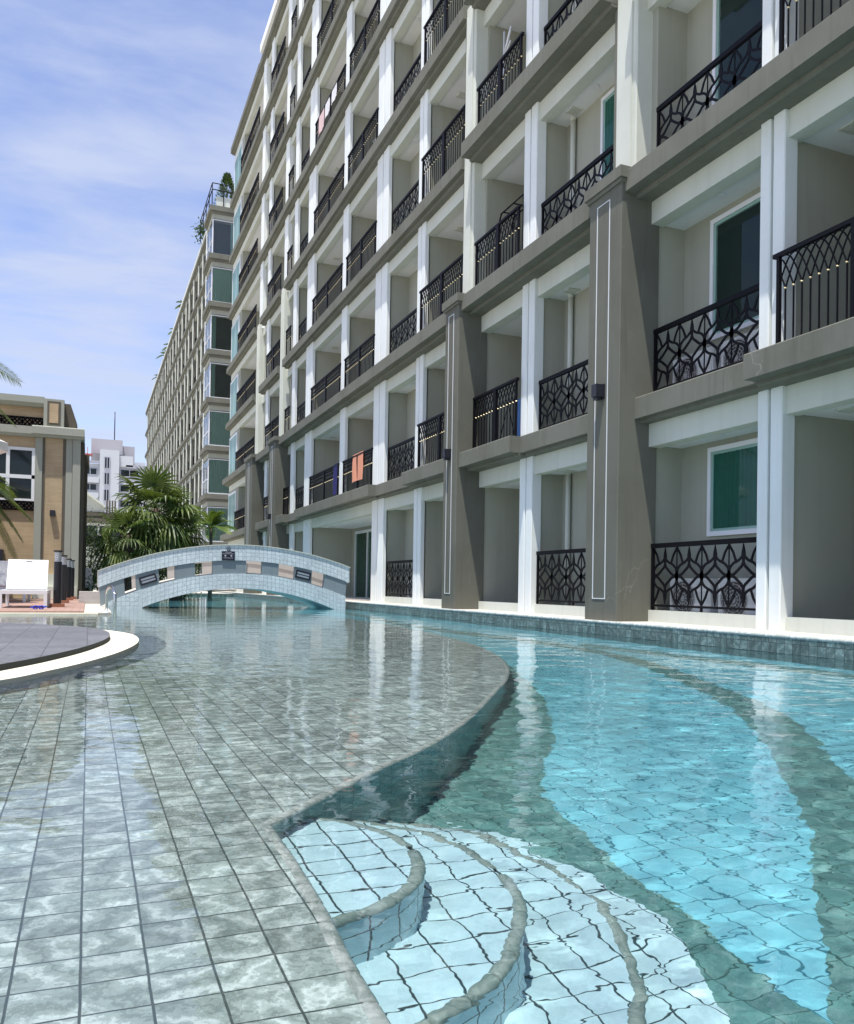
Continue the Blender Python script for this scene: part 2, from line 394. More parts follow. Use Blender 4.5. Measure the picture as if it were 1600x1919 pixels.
# dark bands inlaid in the floor
s1o = spline([(1.45, 0.4), (1.57, 1.2), (1.61, 1.79), (1.62, 2.1), (1.64, 2.42), (1.67, 2.73), (1.75, 3.05), (1.93, 3.32), (2.21, 3.72), (2.52, 4.27), (2.81, 4.87), (3.08, 5.58), (3.36, 6.3), (3.75, 7.4), (4.1, 8.8), (4.35, 10.4), (4.5, 13.4), (4.4, 16.4), (3.9, 19.0), (3.2, 20.2)], 4)
s1i = [(0.6, 0.4)] + [(x, y) for x, y in shelf_curve if y < 20]
struct(sheet('pool_floor_band', s1o[::-1] + [(0.3, 0.4), (0.3, 2.2)] + [(x-0.03, y) for x, y in shelf_curve if y < 19.9], DEEP+0.004, M['stone_band']))
s2i = [(1.2, 0.9), (1.40, 1.2), (1.59, 1.42), (1.88, 1.75), (2.08, 1.97), (2.36, 2.26), (2.68, 2.65), (3.07, 3.15), (3.44, 3.69), (3.80, 4.30), (4.23, 5.24), (4.70, 6.47), (4.95, 7.51), (5.03, 8.4), (4.98, 9.47), (4.80, 10.6), (4.75, 12.5), (4.9, 14.5), (5.2, 17), (5.4, 20)]
s2o = [(1.9, 0.5), (2.3, 1.3), (2.7, 2.05), (3.05, 2.65), (3.26, 2.96), (3.65, 3.53), (4.05, 4.22), (4.30, 4.79), (4.62, 5.57), (5.02, 6.77), (5.27, 7.93), (5.36, 9.0), (5.30, 10.2), (5.18, 11.5), (5.12, 12.8), (5.22, 14.5), (5.5, 17), (5.7, 20)]
struct(sheet('pool_floor_band', spline(s2i, 4) + spline(s2o, 4)[::-1], DEEP+0.004, M['stone_band']))
# second branch of the band, towards the right
struct(sheet('pool_floor_band', [(5.3, 8.3), (5.55, 6.6), (5.75, 5.0), (5.9, 3.2), (6.2, 3.2), (6.1, 5.0), (5.9, 6.8), (5.6, 8.9)], DEEP+0.004, M['stone_band']))
# round entry steps
for k, (r, z) in enumerate([(0.39, -0.22), (0.63, -0.44), (0.90, -0.66)]):
    n = 72; cx, cy = 0.40, 2.03
    top = disc_poly(cx, cy, r-0.02, n)
    struct(sheet('pool_step', top, z, M['marble']))
    mb = MB(); p = disc_poly(cx, cy, r, n); wall_strip(mb, p+[p[0]], z-0.24, z-0.02)
    struct(mb.build('pool_step_riser', M['marble']))
    mb = MB(); q = disc_poly(cx, cy, r-0.016, n); stones(mb, q+[q[0]], z-0.014, 0.020)
    struct(mb.build('pool_step_edge', M['nosing_dark']))
struct(sheet('pool_step', disc_poly(0.40, 2.03, 1.12, 72), DEEP+0.012, M['marble']))
# ledge under the building
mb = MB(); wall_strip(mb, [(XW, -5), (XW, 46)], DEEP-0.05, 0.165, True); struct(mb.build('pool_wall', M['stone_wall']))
mb = MB(); mb.tube([(XW+0.016, -5, 0.165), (XW+0.016, 46, 0.165)], 0.022, 8); struct(mb.build('pool_wall_edge', M['nosing']))
mb = MB(); mb.box(XW+0.012, 9.0, -5, 46, -0.3, 0.18); struct(mb.build('poolside_ledge', M['ledge']))
# far end of the pool
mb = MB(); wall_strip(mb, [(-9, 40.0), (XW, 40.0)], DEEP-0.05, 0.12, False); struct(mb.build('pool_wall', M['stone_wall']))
mb = MB(); mb.box(-9, XW, 40.004, 50, -0.3, 0.124); struct(mb.build('far_terrace', M['ledge']))

# water: one sheet with real ripples
def water():
    def rows(a, b, fine_end, d0):
        out = [a]; 
        while out[-1] < b:
            y = out[-1]; out.append(y + max(d0, d0*(y/fine_end)**1.25 if y > fine_end else d0))
        return np.array(out)
    ys = np.concatenate([np.arange(-4.9, 0.6, 0.12), rows(0.6, 41.0, 4.5, 0.022)])
    xs = np.concatenate([np.arange(-8.9, -2.4, 0.15), np.arange(-2.4, XW+0.05, 0.024), [XW+0.06]])
    X, Y = np.meshgrid(xs, ys)
    rg = np.random.default_rng(3)
    Z = np.zeros_like(X)
    amp = 0.0
    # calmer over the shelf, livelier over the deep part
    ex = np.interp(Y, [p[1] for p in edge], [p[0] for p in edge])
    deep = 1/(1+np.exp(-(X-ex-0.05)/0.35))
    for lam, sl, n in ((0.9, 0.010, 6), (0.42, 0.012, 9), (0.22, 0.014, 12), (0.125, 0.012, 14), (0.085, 0.009, 12)):
        z = np.zeros_like(X)
        for i in range(n):
            L = lam*rg.uniform(0.75, 1.3); k = 2*math.pi/L
            th = rg.normal(1.25, 0.75)
            a = sl/k*math.sqrt(2.0/n)
            z += a*np.sin(k*(X*math.cos(th)+Y*math.sin(th)) + rg.uniform(0, 6.28) + 0.6*np.sin(X*rg.uniform(0.5, 1.5)+Y*rg.uniform(0.3, 1.0)))
        fade = np.clip(1.6 - 0.022*np.maximum(Y, 0)/max(lam, 0.05)*0.55, 0.0, 1.0)
        Z += z*fade*(0.50+0.62*deep)
    nr, nc = X.shape
    v = np.stack([X.ravel(), Y.ravel(), Z.ravel()], 1)
    idx = np.arange(nr*nc).reshape(nr, nc)
    q = np.stack([idx[:-1, :-1], idx[:-1, 1:], idx[1:, 1:], idx[1:, :-1]], -1).reshape(-1, 4)
    me = bpy.data.meshes.new('pool_water')
    me.vertices.add(len(v)); me.vertices.foreach_set('co', v.ravel().astype(np.float32))
    me.loops.add(q.size); me.loops.foreach_set('vertex_index', q.ravel().astype(np.int32))
    me.polygons.add(len(q)); me.polygons.foreach_set('loop_start', np.arange(0, q.size, 4, dtype=np.int32))
    me.polygons.foreach_set('use_smooth', np.ones(len(q), dtype=bool))
    me.update(calc_edges=True); me.materials.append(M['water'])
    o = bpy.data.objects.new('pool_water', me); C.objects.link(o)
    try: o.cycles.is_caustics_caster = True; o.is_caustics_caster = True
    except Exception as e: print('caster', e)
    return struct(o)
water()
for o in list(C.objects):
    if o.type == 'MESH' and o.name != 'pool_water':
        try: o.is_caustics_receiver = True
        except Exception: pass
        try: o.cycles.is_caustics_receiver = True
        except Exception: pass
# ground beyond everything
mb = MB(); mb.add([(-600, -600, -1.2), (600, -600, -1.2), (600, 900, -1.2), (-600, 900, -1.2)], [(0, 1, 2, 3)]); struct(mb.build('ground', M['ledge']))
M['glass_green'] = glass('pale_green_glass', (0.92, 0.97, 0.96), 1.0)
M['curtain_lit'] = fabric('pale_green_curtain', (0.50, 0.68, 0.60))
M['glass_dark'] = NT('dark_window_glass').finish((0.012, 0.02, 0.02), 0.04, spec=0.35)
M['sheer'] = fabric('sheer_white_curtain', (0.62, 0.66, 0.66))
# ------------------------------------------------------------------ the apartment building
def zb(k): return 0.18 if k == 0 else 3.16 + 3.0*(k-1)      # top of the band under storey k (k = 0..8)
NST = 8
PILS = [(4.35, 5.05), (9.34, 10.10), (14.62, 15.25), (31.6, 32.8), (36.4, 38.1)]
COLS = [(6.95, 7.12), (7.16, 7.31), (12.44, 12.64), (12.68, 12.88), (17.53, 17.74), (17.78, 17.98), (20.14, 20.56), (20.62, 21.06),
        (23.73, 24.26), (27.76, 28.18), (28.24, 28.68), (30.37, 30.87), (35.4, 35.9)]
BAYS = [(-4.0, 4.35, 'arc'), (5.05, 6.95, 'arc'), (7.31, 9.34, 'geo'), (10.10, 12.44, 'geo'), (12.88, 14.62, 'arc'), (15.25, 17.53, 'arc'), (17.98, 20.14, 'geo'),
        (21.06, 23.73, 'wide'), (24.26, 27.76, 'wide'), (28.68, 30.37, 'geo'), (30.87, 31.6, 'arc'), (32.8, 35.4, 'arc'), (35.9, 36.4, 'geo'), (38.1, 43.1, 'arc')]
YEND = 46.0
bld = thing('apartment_building', 'long cream and taupe apartment block with iron balconies rising straight from the pool ledge', 'building', (6.9, 20, 0.18))

# pilasters: dark for two storeys, pale above to the fourth band, then a white strip
def column_piece(mb, x0, x1, y0, y1, z0, z1, ch=0.012):
    mb.prism([(x0, y0+ch), (x0+ch, y0), (x1, y0), (x1, y1), (x0+ch, y1), (x0, y1-ch)], 'z', z0, z1)
for y0, y1 in PILS:
    w = y1-y0; yc = (y0+y1)/2; zc = zb(2)+0.02
    mb = MB(); column_piece(mb, 6.45, 7.06, y0, y1, 0.1, zc-0.18); p = mb.build('pilaster', M['pilaster'], bld)
    mb = MB(); mb.box(6.39, 7.04, y0-0.06, y1+0.06, zc-0.13, zc+0.02); mb.box(6.42, 7.045, y0-0.03, y1+0.03, zc-0.18, zc-0.13)
    mb.build('cap', M['band'], p)
    mb = MB(); a, b = yc-w*0.16, yc+w*0.24; zt, z0 = zc-0.30, 0.47; t = 0.010
    if w > 1: a, b = yc-0.15, yc+0.15
    for (ya, yb, za, zd) in ((a, a+t, z0, zt), (b-t, b, z0, zt), (a+t, b-t, z0, z0+t), (a+t, b-t, zt-t, zt)): mb.box(6.442, 6.452, ya, yb, za, zd)
    mb.build('white_inlay', M['strip'], p)
    w2 = min(w, 0.66); a, b = yc-w2*0.36, yc+w2*0.36
    mb = MB(); column_piece(mb, 6.76, 7.05, a, b, zc+0.02, zb(4)-0.1, 0.02); mb.box(6.735, 7.0, a+w2*0.12, b-w2*0.12, zc+0.021, zb(4)-0.3)
    u = mb.build('upper_pilaster', M['cream'], bld)
    mb = MB(); mb.box(6.80, 7.052, b, b+0.10, zc+0.022, zb(4)-0.1); mb.build('side_strip', M['band'], u)
    mb = MB(); column_piece(mb, 6.86, 7.052, a-0.06, b+0.06, zb(4)-0.3, zb(8)-0.2); mb.build('column', M['white'], bld)
for y0, y1 in COLS:
    mb = MB(); column_piece(mb, 6.88, 7.06 if y0 < 13 else 6.975, y0, y1, 0.14 if y0 != 23.73 else zb(1)-0.3, zb(8)-0.2); mb.build('column', M['white'], bld)

# storeys: band, header beam, slab
pil_cut = [(a-0.0, b+0.0) for a, b in PILS]
for k in range(1, NST+1):
    z = zb(k); mb = MB(); segs = []
    if k <= 4:
        y = -4.0; segs0 = []
        for a, b in PILS: segs0.append((y, a+0.12)); y = b-0.12
        segs0.append((y, YEND))
        for a, b in segs0:
            x = 6.5 if (k == 1 or b < 15) else (6.57 if k == 2 else 6.68)
            if k != 1: segs.append((a, b, x)); continue
            # on the first band the pieces over the screen balconies step back
            cuts = sorted([yy for (ya, yb, t) in BAYS if t == 'geo' for yy in (ya-0.19, yb+0.10) if a < yy < b])
            pts = [a]+cuts+[b]
            for p, q in zip(pts, pts[1:]):
                mid = (p+q)/2; geo = any(ya-0.19 < mid < yb+0.19 and t == 'geo' for ya, yb, t in BAYS)
                segs.append((p, q, 6.70 if geo else 6.5))
    else:
        segs = [(-4.0, 15.0, 6.6), (15.0, 38.0, 6.70), (38.0, YEND, 6.70)]
        if k == NST: segs = [(-4.0, 38.0, 6.72), (38.0, YEND+0.12, 6.70)]
    for j, (a, b, x) in enumerate(segs):
        e = 0.003*(j % 2)
        mb.prism([(x+0.012, z-e), (7.0, z-e), (7.0, z-0.285+e), (x, z-0.285+e), (x, z-0.012-e)], 'y', a, b)
        x2 = x+(6.90-x)*0.45; mb.prism([(x2, z-0.28), (7.0, z-0.28), (7.0, z-0.335-e), (x2+0.03, z-0.335-e), (x2, z-0.32)], 'y', a+0.002, b-0.002)
    band = mb.build('floor_band', M['band'], bld)
    if k == NST:
        mb = MB(); mb.box(6.75, 14, -4, YEND, z-0.03, z+0.05); mb.build('roof', M['band'], bld)
        mb = MB(); mb.box(6.60, 6.74, -4, 37.2, z-0.05, z+0.30); mb.build('roof_parapet', M['ceiling'], bld)
    mb = MB(); mb.box(6.935, 7.14, -4, YEND, z-0.64, z-0.33); mb.build('header_beam', M['cream'], bld)
    mb = MB(); mb.box(7.001, 9.4, -4, YEND-0.01, z-0.615, z-0.06); mb.build('floor_slab', M['ceiling'], bld)

# recessed walls
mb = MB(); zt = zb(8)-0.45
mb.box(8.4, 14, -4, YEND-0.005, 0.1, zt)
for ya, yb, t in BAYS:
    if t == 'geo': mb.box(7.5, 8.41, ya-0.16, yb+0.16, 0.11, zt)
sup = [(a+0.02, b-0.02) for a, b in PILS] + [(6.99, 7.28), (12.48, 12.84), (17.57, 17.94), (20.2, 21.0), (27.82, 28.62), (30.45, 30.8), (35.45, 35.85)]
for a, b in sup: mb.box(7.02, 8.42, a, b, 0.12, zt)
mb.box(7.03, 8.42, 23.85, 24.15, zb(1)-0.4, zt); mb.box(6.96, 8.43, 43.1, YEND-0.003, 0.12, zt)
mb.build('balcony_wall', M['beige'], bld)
mb = MB(); mb.box(7.0, 8.5, -4, YEND, 0.1, 0.22); mb.build('ground_floor', M['ledge'], bld)
for ya, yb, t in BAYS:
    if t == 'wide': continue
    mb = MB(); mb.box(6.96, 7.12, ya-0.005, yb+0.005, 0.16, 0.335); mb.build('kerb', M['cream'], bld)

# balcony railings
def geo_rail(L, H=0.88):
    mb = MB(); fx = lambda y, z, d: (d, y, z)
    def bar(p, w, t=0.022): mb.ribbon(p, w, t, fx)
    bar([(0, H-0.03), (L, H-0.03)], 0.06, 0.05); bar([(0, 0.06), (L, 0.06)], 0.028, 0.03)
    bar([(0.02, 0), (0.02, H-0.06)], 0.035, 0.034); bar([(L-0.02, 0), (L-0.02, H-0.06)], 0.035, 0.034)
    n = max(1, round(L/0.46)); u = (L-0.08)/n; z0, z1 = 0.075, H-0.06; zm = (z0+z1)/2; hh = (z1-z0)/2; a = u/2; T = 0.012
    bar([(L/2, 0), (L/2, z0)], 0.03)
    for i in range(n):
        c = 0.04+u*(i+0.5)
        if i: bar([(c-a, z0), (c-a, z1)], 0.012, T)
        for sy in (1, -1):
            # spade with a pointed tip
            bar([(c, zm+sy*0.36*hh), (c, zm+sy*0.52*hh), (c, zm+sy*0.66*hh), (c, zm+sy*0.76*hh), (c, zm+sy*0.99*hh)], [0.02, 0.04, 0.062, 0.05, 0.004], T)
            for sx in (1, -1):
                P = [(sx*a, 0.0), (sx*a*0.98, 0.14), (sx*a*0.90, 0.27), (sx*a*0.66, 0.39), (sx*a*0.34, 0.47), (sx*a*0.1, 0.58), (0.0, 0.68)]
                P = [(c+y, zm+sy*z*hh) for y, z in spline(P, 4)]
                bar(P, 0.030, T)
                bar([(c+sx*a, zm+sy*hh*0.98), (c+sx*a*0.70, zm+sy*0.72*hh), (c+sx*a*0.50, zm+sy*0.43*hh)], [0.026, 0.028, 0.03], T)
                # diamond round the four-petalled hole
                Q = [(sx*a*0.98, 0.0), (sx*a*0.66, 0.04), (sx*a*0.46, 0.12), (sx*a*0.26, 0.22), (sx*a*0.1, 0.30), (0.0, 0.42)]
                bar([(c+y, zm+sy*z*hh) for y, z in spline(Q, 3)], 0.032, T)
        # boss where two curves meet
        for sx in (1, -1):
            mb.prism([(c+sx*a+0.045*math.cos(q*math.pi/3)*0.8, zm+0.065*math.sin(q*math.pi/3)) for q in range(6)], 'x', -T*0.55, T*0.55)
    return mb
def arc_rail(L, H=1.06):
    mb = MB(); fx = lambda y, z, d: (d, y, z)
    mb.cur = 0
    def bar(p, w, t=0.014): mb.ribbon(p, w, t, fx)
    bar([(-0.05, H-0.02), (L+0.05, H-0.02)], 0.045, 0.05); bar([(-0.05, 0.03), (L+0.05, 0.03)], 0.035, 0.03)
    for y in (0.02, L-0.02): bar([(y, 0.03), (y, H-0.04)], 0.04, 0.04)
    if L > 1.5: bar([(L*0.47, 0.03), (L*0.47, H-0.04)], 0.11, 0.05)
    n = max(3, round(L/0.115)); s = L/n; zk = H*0.62
    for i in range(n+1):
        y = s*i
        bar([(y, 0.045), (y, zk)], 0.014)
        for sg in (1, -1):
            R = 2.0*s
            P = []
            for q in range(7):
                t = q/6; yy = y+sg*R*t; zz = zk+(H-0.05-zk)*math.sin(t*math.pi/2)
                if -0.001 <= yy <= L+0.001: P.append((yy, zz))
            if len(P) > 1: bar(P, 0.012)
    mb.cur = 1
    for i in range(n+1):
        y = s*i; r = 0.017
        mb.add([(-r-0.008, y, zk), (0, y-r, zk), (0, y+r, zk), (0, y, zk+r), (0, y, zk-r), (r, y, zk)],
               [(0,1,3),(0,3,2),(0,2,4),(0,4,1),(5,3,1),(5,2,3),(5,4,2),(5,1,4)])
    mb.cur = 0
    return mb
rail_mesh = {}
def railing(typ, y0, y1, z, root, x):
    L = round(y1-y0, 3)
    if (typ, L) not in rail_mesh:
        o = (geo_rail(L) if typ == 'geo' else arc_rail(L)).build('railing', [M['iron'], M['gold']])
        rail_mesh[(typ, L)] = o
    else:
        o = rail_mesh[(typ, L)].copy(); C.objects.link(o)
    o.location = (x-root.location.x, y0-root.location.y, z-root.location.z); o.parent = root
    return o
for k in range(NST):
    for ya, yb, t in BAYS:
        if yb < 4.5: continue
        if t == 'geo': railing('geo', ya+0.03, yb-0.03, zb(k)+(0.16 if k == 0 else 0.05), bld, 6.99)
        elif k > 0: railing('arc', ya, yb, zb(k)+0.01, bld, 6.80 if t == 'arc' else 6.86)

# windows of the screened balconies: frame, panes, curtain
def window_at(root, x, y0, y1, z0, z1, curtain=True, mull=None, f=0.06, cmat='curtain'):
    mb = MB()
    for (a, b, c, d) in ((y0, y1, z0, z0+f), (y0, y1, z1-f, z1), (y0, y0+f, z0+f, z1-f), (y1-f, y1, z0+f, z1-f)): mb.box(x-0.05, x+0.02, a, b, c, d)
    ym = y0+(y1-y0)*0.5
    if mull != 'none': mb.box(x-0.035, x+0.01, ym-0.025, ym+0.025, z0+f, z1-f)
    for (a, b, c, d) in ((y0+f, y1-f, z0+f, z0+f+0.035), (y0+f, y1-f, z1-f-0.035, z1-f), (y0+f, y0+f+0.03, z0+f+0.035, z1-f-0.035), (y1-f-0.03, y1-f, z0+f+0.035, z1-f-0.035)): mb.box(x-0.028, x+0.008, a, b, c, d)
    w = mb.build('window', M['pvc'], root)
    mb = MB(); mb.add([(x-0.032, y0+f, z0+f), (x-0.032, y1-f, z0+f), (x-0.032, y1-f, z1-f), (x-0.032, y0+f, z1-f)], [(3, 2, 1, 0)]); mb.build('pane', M['glass'], w)
    if curtain:
        mb = MB(); n = 110; v = []
        for i in range(n+1):
            y = y0+f+(y1-y0-2*f)*i/n
            xx = x-0.014-0.011*math.sin(i*0.85+1.3*math.sin(i*0.23))
            v += [(xx, y, z0+f), (xx, y, z1-f)]
        mb.add(v, [(2*i, 2*i+1, 2*i+3, 2*i+2) for i in range(n)], smooth=True); mb.build('curtain', M[cmat], w)
    else:
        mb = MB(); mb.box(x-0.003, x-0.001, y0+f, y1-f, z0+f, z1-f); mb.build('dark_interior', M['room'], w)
    return w
for k in range(4):
    for ya, yb, t in BAYS:
        if t == 'geo' and yb-ya > 1:
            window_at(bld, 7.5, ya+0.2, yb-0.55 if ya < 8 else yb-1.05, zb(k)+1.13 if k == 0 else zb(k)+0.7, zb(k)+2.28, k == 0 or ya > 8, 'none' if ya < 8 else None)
# ground floor glass doors of the wide bay
mb = MB()
for (a, b, c, d) in ((24.6, 27.3, 2.33, 2.42), (24.6, 24.68, 0.22, 2.33), (27.22, 27.3, 0.22, 2.33), (25.9, 25.98, 0.22, 2.33)): mb.box(8.33, 8.41, a, b, c, d)
dr = mb.build('glass_door', M['pvc'], bld)
mb = MB(); mb.box(8.36, 8.37, 24.68, 27.22, 0.22, 2.33); mb.build('pane', M['glass'], dr)
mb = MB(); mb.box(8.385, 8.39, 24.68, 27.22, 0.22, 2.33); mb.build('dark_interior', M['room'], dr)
# end bay windows
for k in range(NST):
    z = zb(k)
    w = window_at(bld, 6.93, 43.45, 45.85, z+0.12 if k else 0.3, z+2.2, True, None, 0.09, 'sheer')
# things fixed to the building
def wall_lamp(y, z, root, x=6.45, s=1.0, axis='x'):
    mb = MB(); mb.box(x-0.02, x+0.004, y-0.075, y+0.075, z-0.10, z+0.10)
    mb.box(x-0.13*s, x-0.02, y-0.06, y+0.06, z-0.075, z+0.095); mb.box(x-0.11*s, x-0.04, y-0.045, y+0.045, z-0.115, z-0.075)
    return mb.build('wall_lamp', M['dark_metal'], root)
wall_lamp(9.74, 3.29, bld); wall_lamp(14.95, 3.17, bld); wall_lamp(32.2, 3.2, bld)
for k in range(4):
    mb = MB(); z = zb(k); mb.tube([(7.44, 12.2, z+0.1), (7.44, 12.2, z+2.4)], 0.045, 10); mb.tube([(7.44, 12.2, z+2.34), (7.44, 12.2, z+2.45)], [0.045, 0.075], 10)
    mb.build('downpipe', M['cream'], bld)
for k in range(1, 6):
    zc = zb(k)-0.615
    for y, x in ((8.35, 7.25), (11.3, 7.28), (13.9, 7.6), (19.2, 7.25), (22.4, 7.7), (26.0, 7.7), (5.9, 7.7)):
        mb = MB(); mb.prism([(x+0.07*math.cos(a*math.pi/8), y+0.07*math.sin(a*math.pi/8)) for a in range(16)], 'z', zc-0.012, zc+0.002); mb.build('ceiling_light', M['pvc'], bld)
    for y, x in ((6.55, 7.42), (12.0, 7.33), (13.3, 7.45), (17.0, 7.5), (27.2, 7.5)):
        mb = MB()
        for j in range(6): mb.box(x-0.09+j*0.034, x-0.074+j*0.034, y-0.09, y+0.09, zc-0.014, zc+0.002)
        mb.box(x-0.105, x+0.115, y-0.105, y-0.09, zc-0.016, zc+0.001); mb.box(x-0.105, x+0.115, y+0.09, y+0.105, zc-0.016, zc+0.001)
        v = mb.build('ceiling_vent', M['cream'], bld)

# ------------------------------------------------------------------ things on the balconies
M['fan_dark'] = NT('fan_recess').finish((0.09, 0.09, 0.09), 0.7); M['fan_grey'] = NT('fan_wire').finish((0.5, 0.5, 0.5), 0.4)
M['ac'] = NT('white_appliance').finish((0.72, 0.73, 0.72), 0.45)
def ac_unit(label, x, y, z, group='outdoor air conditioner units behind the iron screens'):
    t = thing('air_conditioner', label, 'air conditioner', (x, y, z), group)
    w, h, d = 0.39, 0.54, 0.14
    def f(mb):
        mb.prism([(-d, -w+0.02), (-d+0.02, -w), (d, -w), (d, w), (-d+0.02, w), (-d, w-0.02)], 'z', 0.03, h)
        mb.box(-0.1, 0.1, -w+0.05, -w+0.1, 0, 0.03); mb.box(-0.1, 0.1, w-0.1, w-0.05, 0, 0.03)
        for j in range(9): mb.box(-d-0.006, -d+0.01, -w+0.04, -0.16, 0.08+j*0.05, 0.105+j*0.05)
    local(f, 'casing', M['ac'], t)
    def g(mb):
        cy, cz = 0.10, h*0.52
        for r in (0.03, 0.07, 0.11, 0.15, 0.19, 0.22):
            mb.tube([(-d-0.012, cy+r*math.cos(a*math.pi/12), cz+r*math.sin(a*math.pi/12)) for a in range(25)], 0.005, 4, False)
        for a in range(12): mb.tube([(-d-0.012, cy, cz), (-d-0.012, cy+0.22*math.cos(a*math.pi/6), cz+0.22*math.sin(a*math.pi/6))], 0.004, 4, False)
    local(g, 'fan_grille', M['fan_grey'], t)
    def q(mb): mb.prism([(0.10+0.215*math.cos(a*math.pi/12), h*0.52+0.215*math.sin(a*math.pi/12)) for a in range(24)], 'x', -d-0.004, -d+0.01)
    local(q, 'fan_opening', M['fan_dark'], t)
    return t
ac_unit('white air conditioner behind the largest ground floor iron screen, next to the taupe pilaster', 7.28, 8.75, 0.22)
ac_unit('white air conditioner behind the largest ground floor iron screen, next to the white column pair', 7.28, 7.83, 0.22)
ac_unit('white air conditioner behind the nearest first floor iron screen, on its pilaster side', 7.28, 8.75, zb(1)-0.05)
ac_unit('white air conditioner behind the nearest first floor iron screen, on its column side', 7.28, 7.83, zb(1)-0.05)
ac_unit('white air conditioner behind the ground floor screen between the two big pilasters', 7.28, 10.75, 0.22)
ac_unit('white air conditioner behind the first floor screen between the two big pilasters', 7.28, 10.75, zb(1)-0.05)
ac_unit('white air conditioner behind the small ground floor screen beside the glass doors', 7.28, 18.6, 0.22)

def cloth(name, label, cat, mat, y0, y1, zt, drop, x, group=None, flare=0.02):
    """a cloth hung over a rail: folded strip with ripples, front and back"""
    mb = MB(); n, m = 14, 10; V = []
    for i in range(n+1):
        u = i/n; y = y0+(y1-y0)*u
        for j in range(m+1):
            s = j/m; dz = drop*s
            xx = x-0.02-0.012*math.sin(u*9+1)*s-0.01*s; yy = y+flare*(u-0.5)*2*s+0.015*math.sin(j*0.8+u*4)
            V.append((xx, yy, zt-dz+0.02*math.sin(u*3)*s))
    F = [(i*(m+1)+j, (i+1)*(m+1)+j, (i+1)*(m+1)+j+1, i*(m+1)+j+1) for i in range(n) for j in range(m)]
    mb.add(V, F, smooth=True)
    B = [(2*(x)-p[0], p[1], zt-(zt-p[2])*0.6) for p in V]; mb.add(B, F, smooth=True)
    T = [(x-0.02, y0, zt), (x-0.02, y1, zt), (x+0.02, y1, zt+0.002), (x+0.02, y0, zt+0.002)]; mb.add(T, [(0, 1, 2, 3)])
    o = mb.build(name, mat); return tag(o, label, cat, group)
M['wood'] = fabric('brown_board', (0.30, 0.17, 0.08)); M['orange_cloth'] = fabric('orange_towel', (0.78, 0.33, 0.20)); M['navy_cloth'] = fabric('navy_towel', (0.02, 0.02, 0.12)); M['white_cloth'] = fabric('white_cloth', (0.75, 0.74, 0.73)); M['pink_cloth'] = fabric('pink_cloth', (0.72, 0.52, 0.50))
zr = zb(1)+1.08
cloth('towel', 'orange towel hung over the first floor balcony railing above the glass doors', 'towel', M['orange_cloth'], 21.75, 22.75, zr+0.02, 0.78, 6.86)
cloth('towel', 'dark navy towel hung over the first floor balcony railing left of the orange towel', 'towel', M['navy_cloth'], 24.3, 24.75, zr+0.02, 0.95, 6.86)
zr6 = zb(5)+1.08
cloth('shirt', 'pink cloth drying on an upper balcony railing above the orange towel', 'clothing', M['pink_cloth'], 26.6, 27.3, zr6, 0.7, 6.86)
cloth('shirt', 'white cloth drying on an upper balcony railing beside the pink cloth', 'clothing', M['white_cloth'], 25.9, 26.5, zr6, 0.55, 6.86)
cloth('shirt', 'white cloth at the near end of the drying clothes on the upper balcony railing', 'clothing', M['white_cloth'], 25.1, 25.7, zr6, 0.5, 6.86)
# drying frame behind a second floor railing and a white pole with arms one storey higher
t = thing('drying_rack', 'black metal drying rack standing behind a second floor railing between the pilasters', 'drying rack', (7.08, 13.75, zb(2)-0.06))
local(lambda mb: [mb.tube([(x, 0.45, 0), (x, 0.45, 1.42), (x, 0.38, 1.54), (x, -0.5, 1.54), (x, -0.5, 0)], 0.016, 6) for x in (0.0, 0.28)], 'frame', M['iron'], t)
local(lambda mb: [mb.tube([(0, y, 1.54), (0.28, y, 1.54)], 0.012, 6) for y in (0.3, -0.1, -0.45)], 'rail', M['iron'], t)
t = thing('clothes_pole', 'white drying pole with folding arms on the third floor balcony between the pilasters', 'drying pole', (7.12, 14.2, zb(3)-0.06))
local(lambda mb: mb.tube([(0, 0, 0), (0, 0, 2.05)], 0.02, 8), 'pole', M['ac'], t)
for j, (a, b) in enumerate((((0, 0, 1.55), (-0.1, -0.45, 1.78)), ((0, 0, 1.60), (-0.05, -0.38, 1.92)), ((0, 0, 1.5), (-0.12, -0.5, 1.55)))):
    local(lambda mb: mb.tube([a, b], 0.022, 6), 'arm', M['ac'], t)

ac_unit('white air conditioner behind the second floor screen right of the big taupe pilaster, pilaster side', 7.28, 8.75, zb(2)-0.05)
ac_unit('white air conditioner behind the second floor screen right of the big taupe pilaster, column side', 7.28, 7.83, zb(2)-0.05)
ac_unit('white air conditioner behind the second floor screen between the two big pilasters', 7.28, 10.8, zb(2)-0.05)
ac_unit('white air conditioner behind the first floor screen left of the second big pilaster', 7.28, 18.6, zb(1)-0.05)
M['blue_cloth'] = fabric('blue_cloth', (0.10, 0.22, 0.48))
def low_rack(label, y, z):
    t = thing('drying_rack', label, 'drying rack', (7.15, y, z))
    def f(mb):
        for yy in (-0.42, 0.42):
            mb.tube([(-0.22, yy, 0.0), (0.0, yy, 0.9), (0.22, yy, 0.0)], 0.012, 6)
        mb.tube([(-0.22, -0.42, 0.01), (-0.22, 0.42, 0.01)], 0.010, 6); mb.tube([(0.22, -0.42, 0.01), (0.22, 0.42, 0.01)], 0.010, 6)
    local(f, 'frame', M['iron'], t)
    local(lambda mb: mb.tube([(0, -0.44, 0.9), (0, 0.44, 0.9)], 0.012, 6), 'rail', M['iron'], t)
low_rack('low black drying rack behind the first floor railing between the two big pilasters', 13.45, zb(1)-0.06)
cloth('towel', 'blue towel on the drying rack behind the first floor railing between the pilasters', 'towel', M['blue_cloth'], 13.2, 13.5, zb(1)-0.06+0.905, 0.75, 7.15)
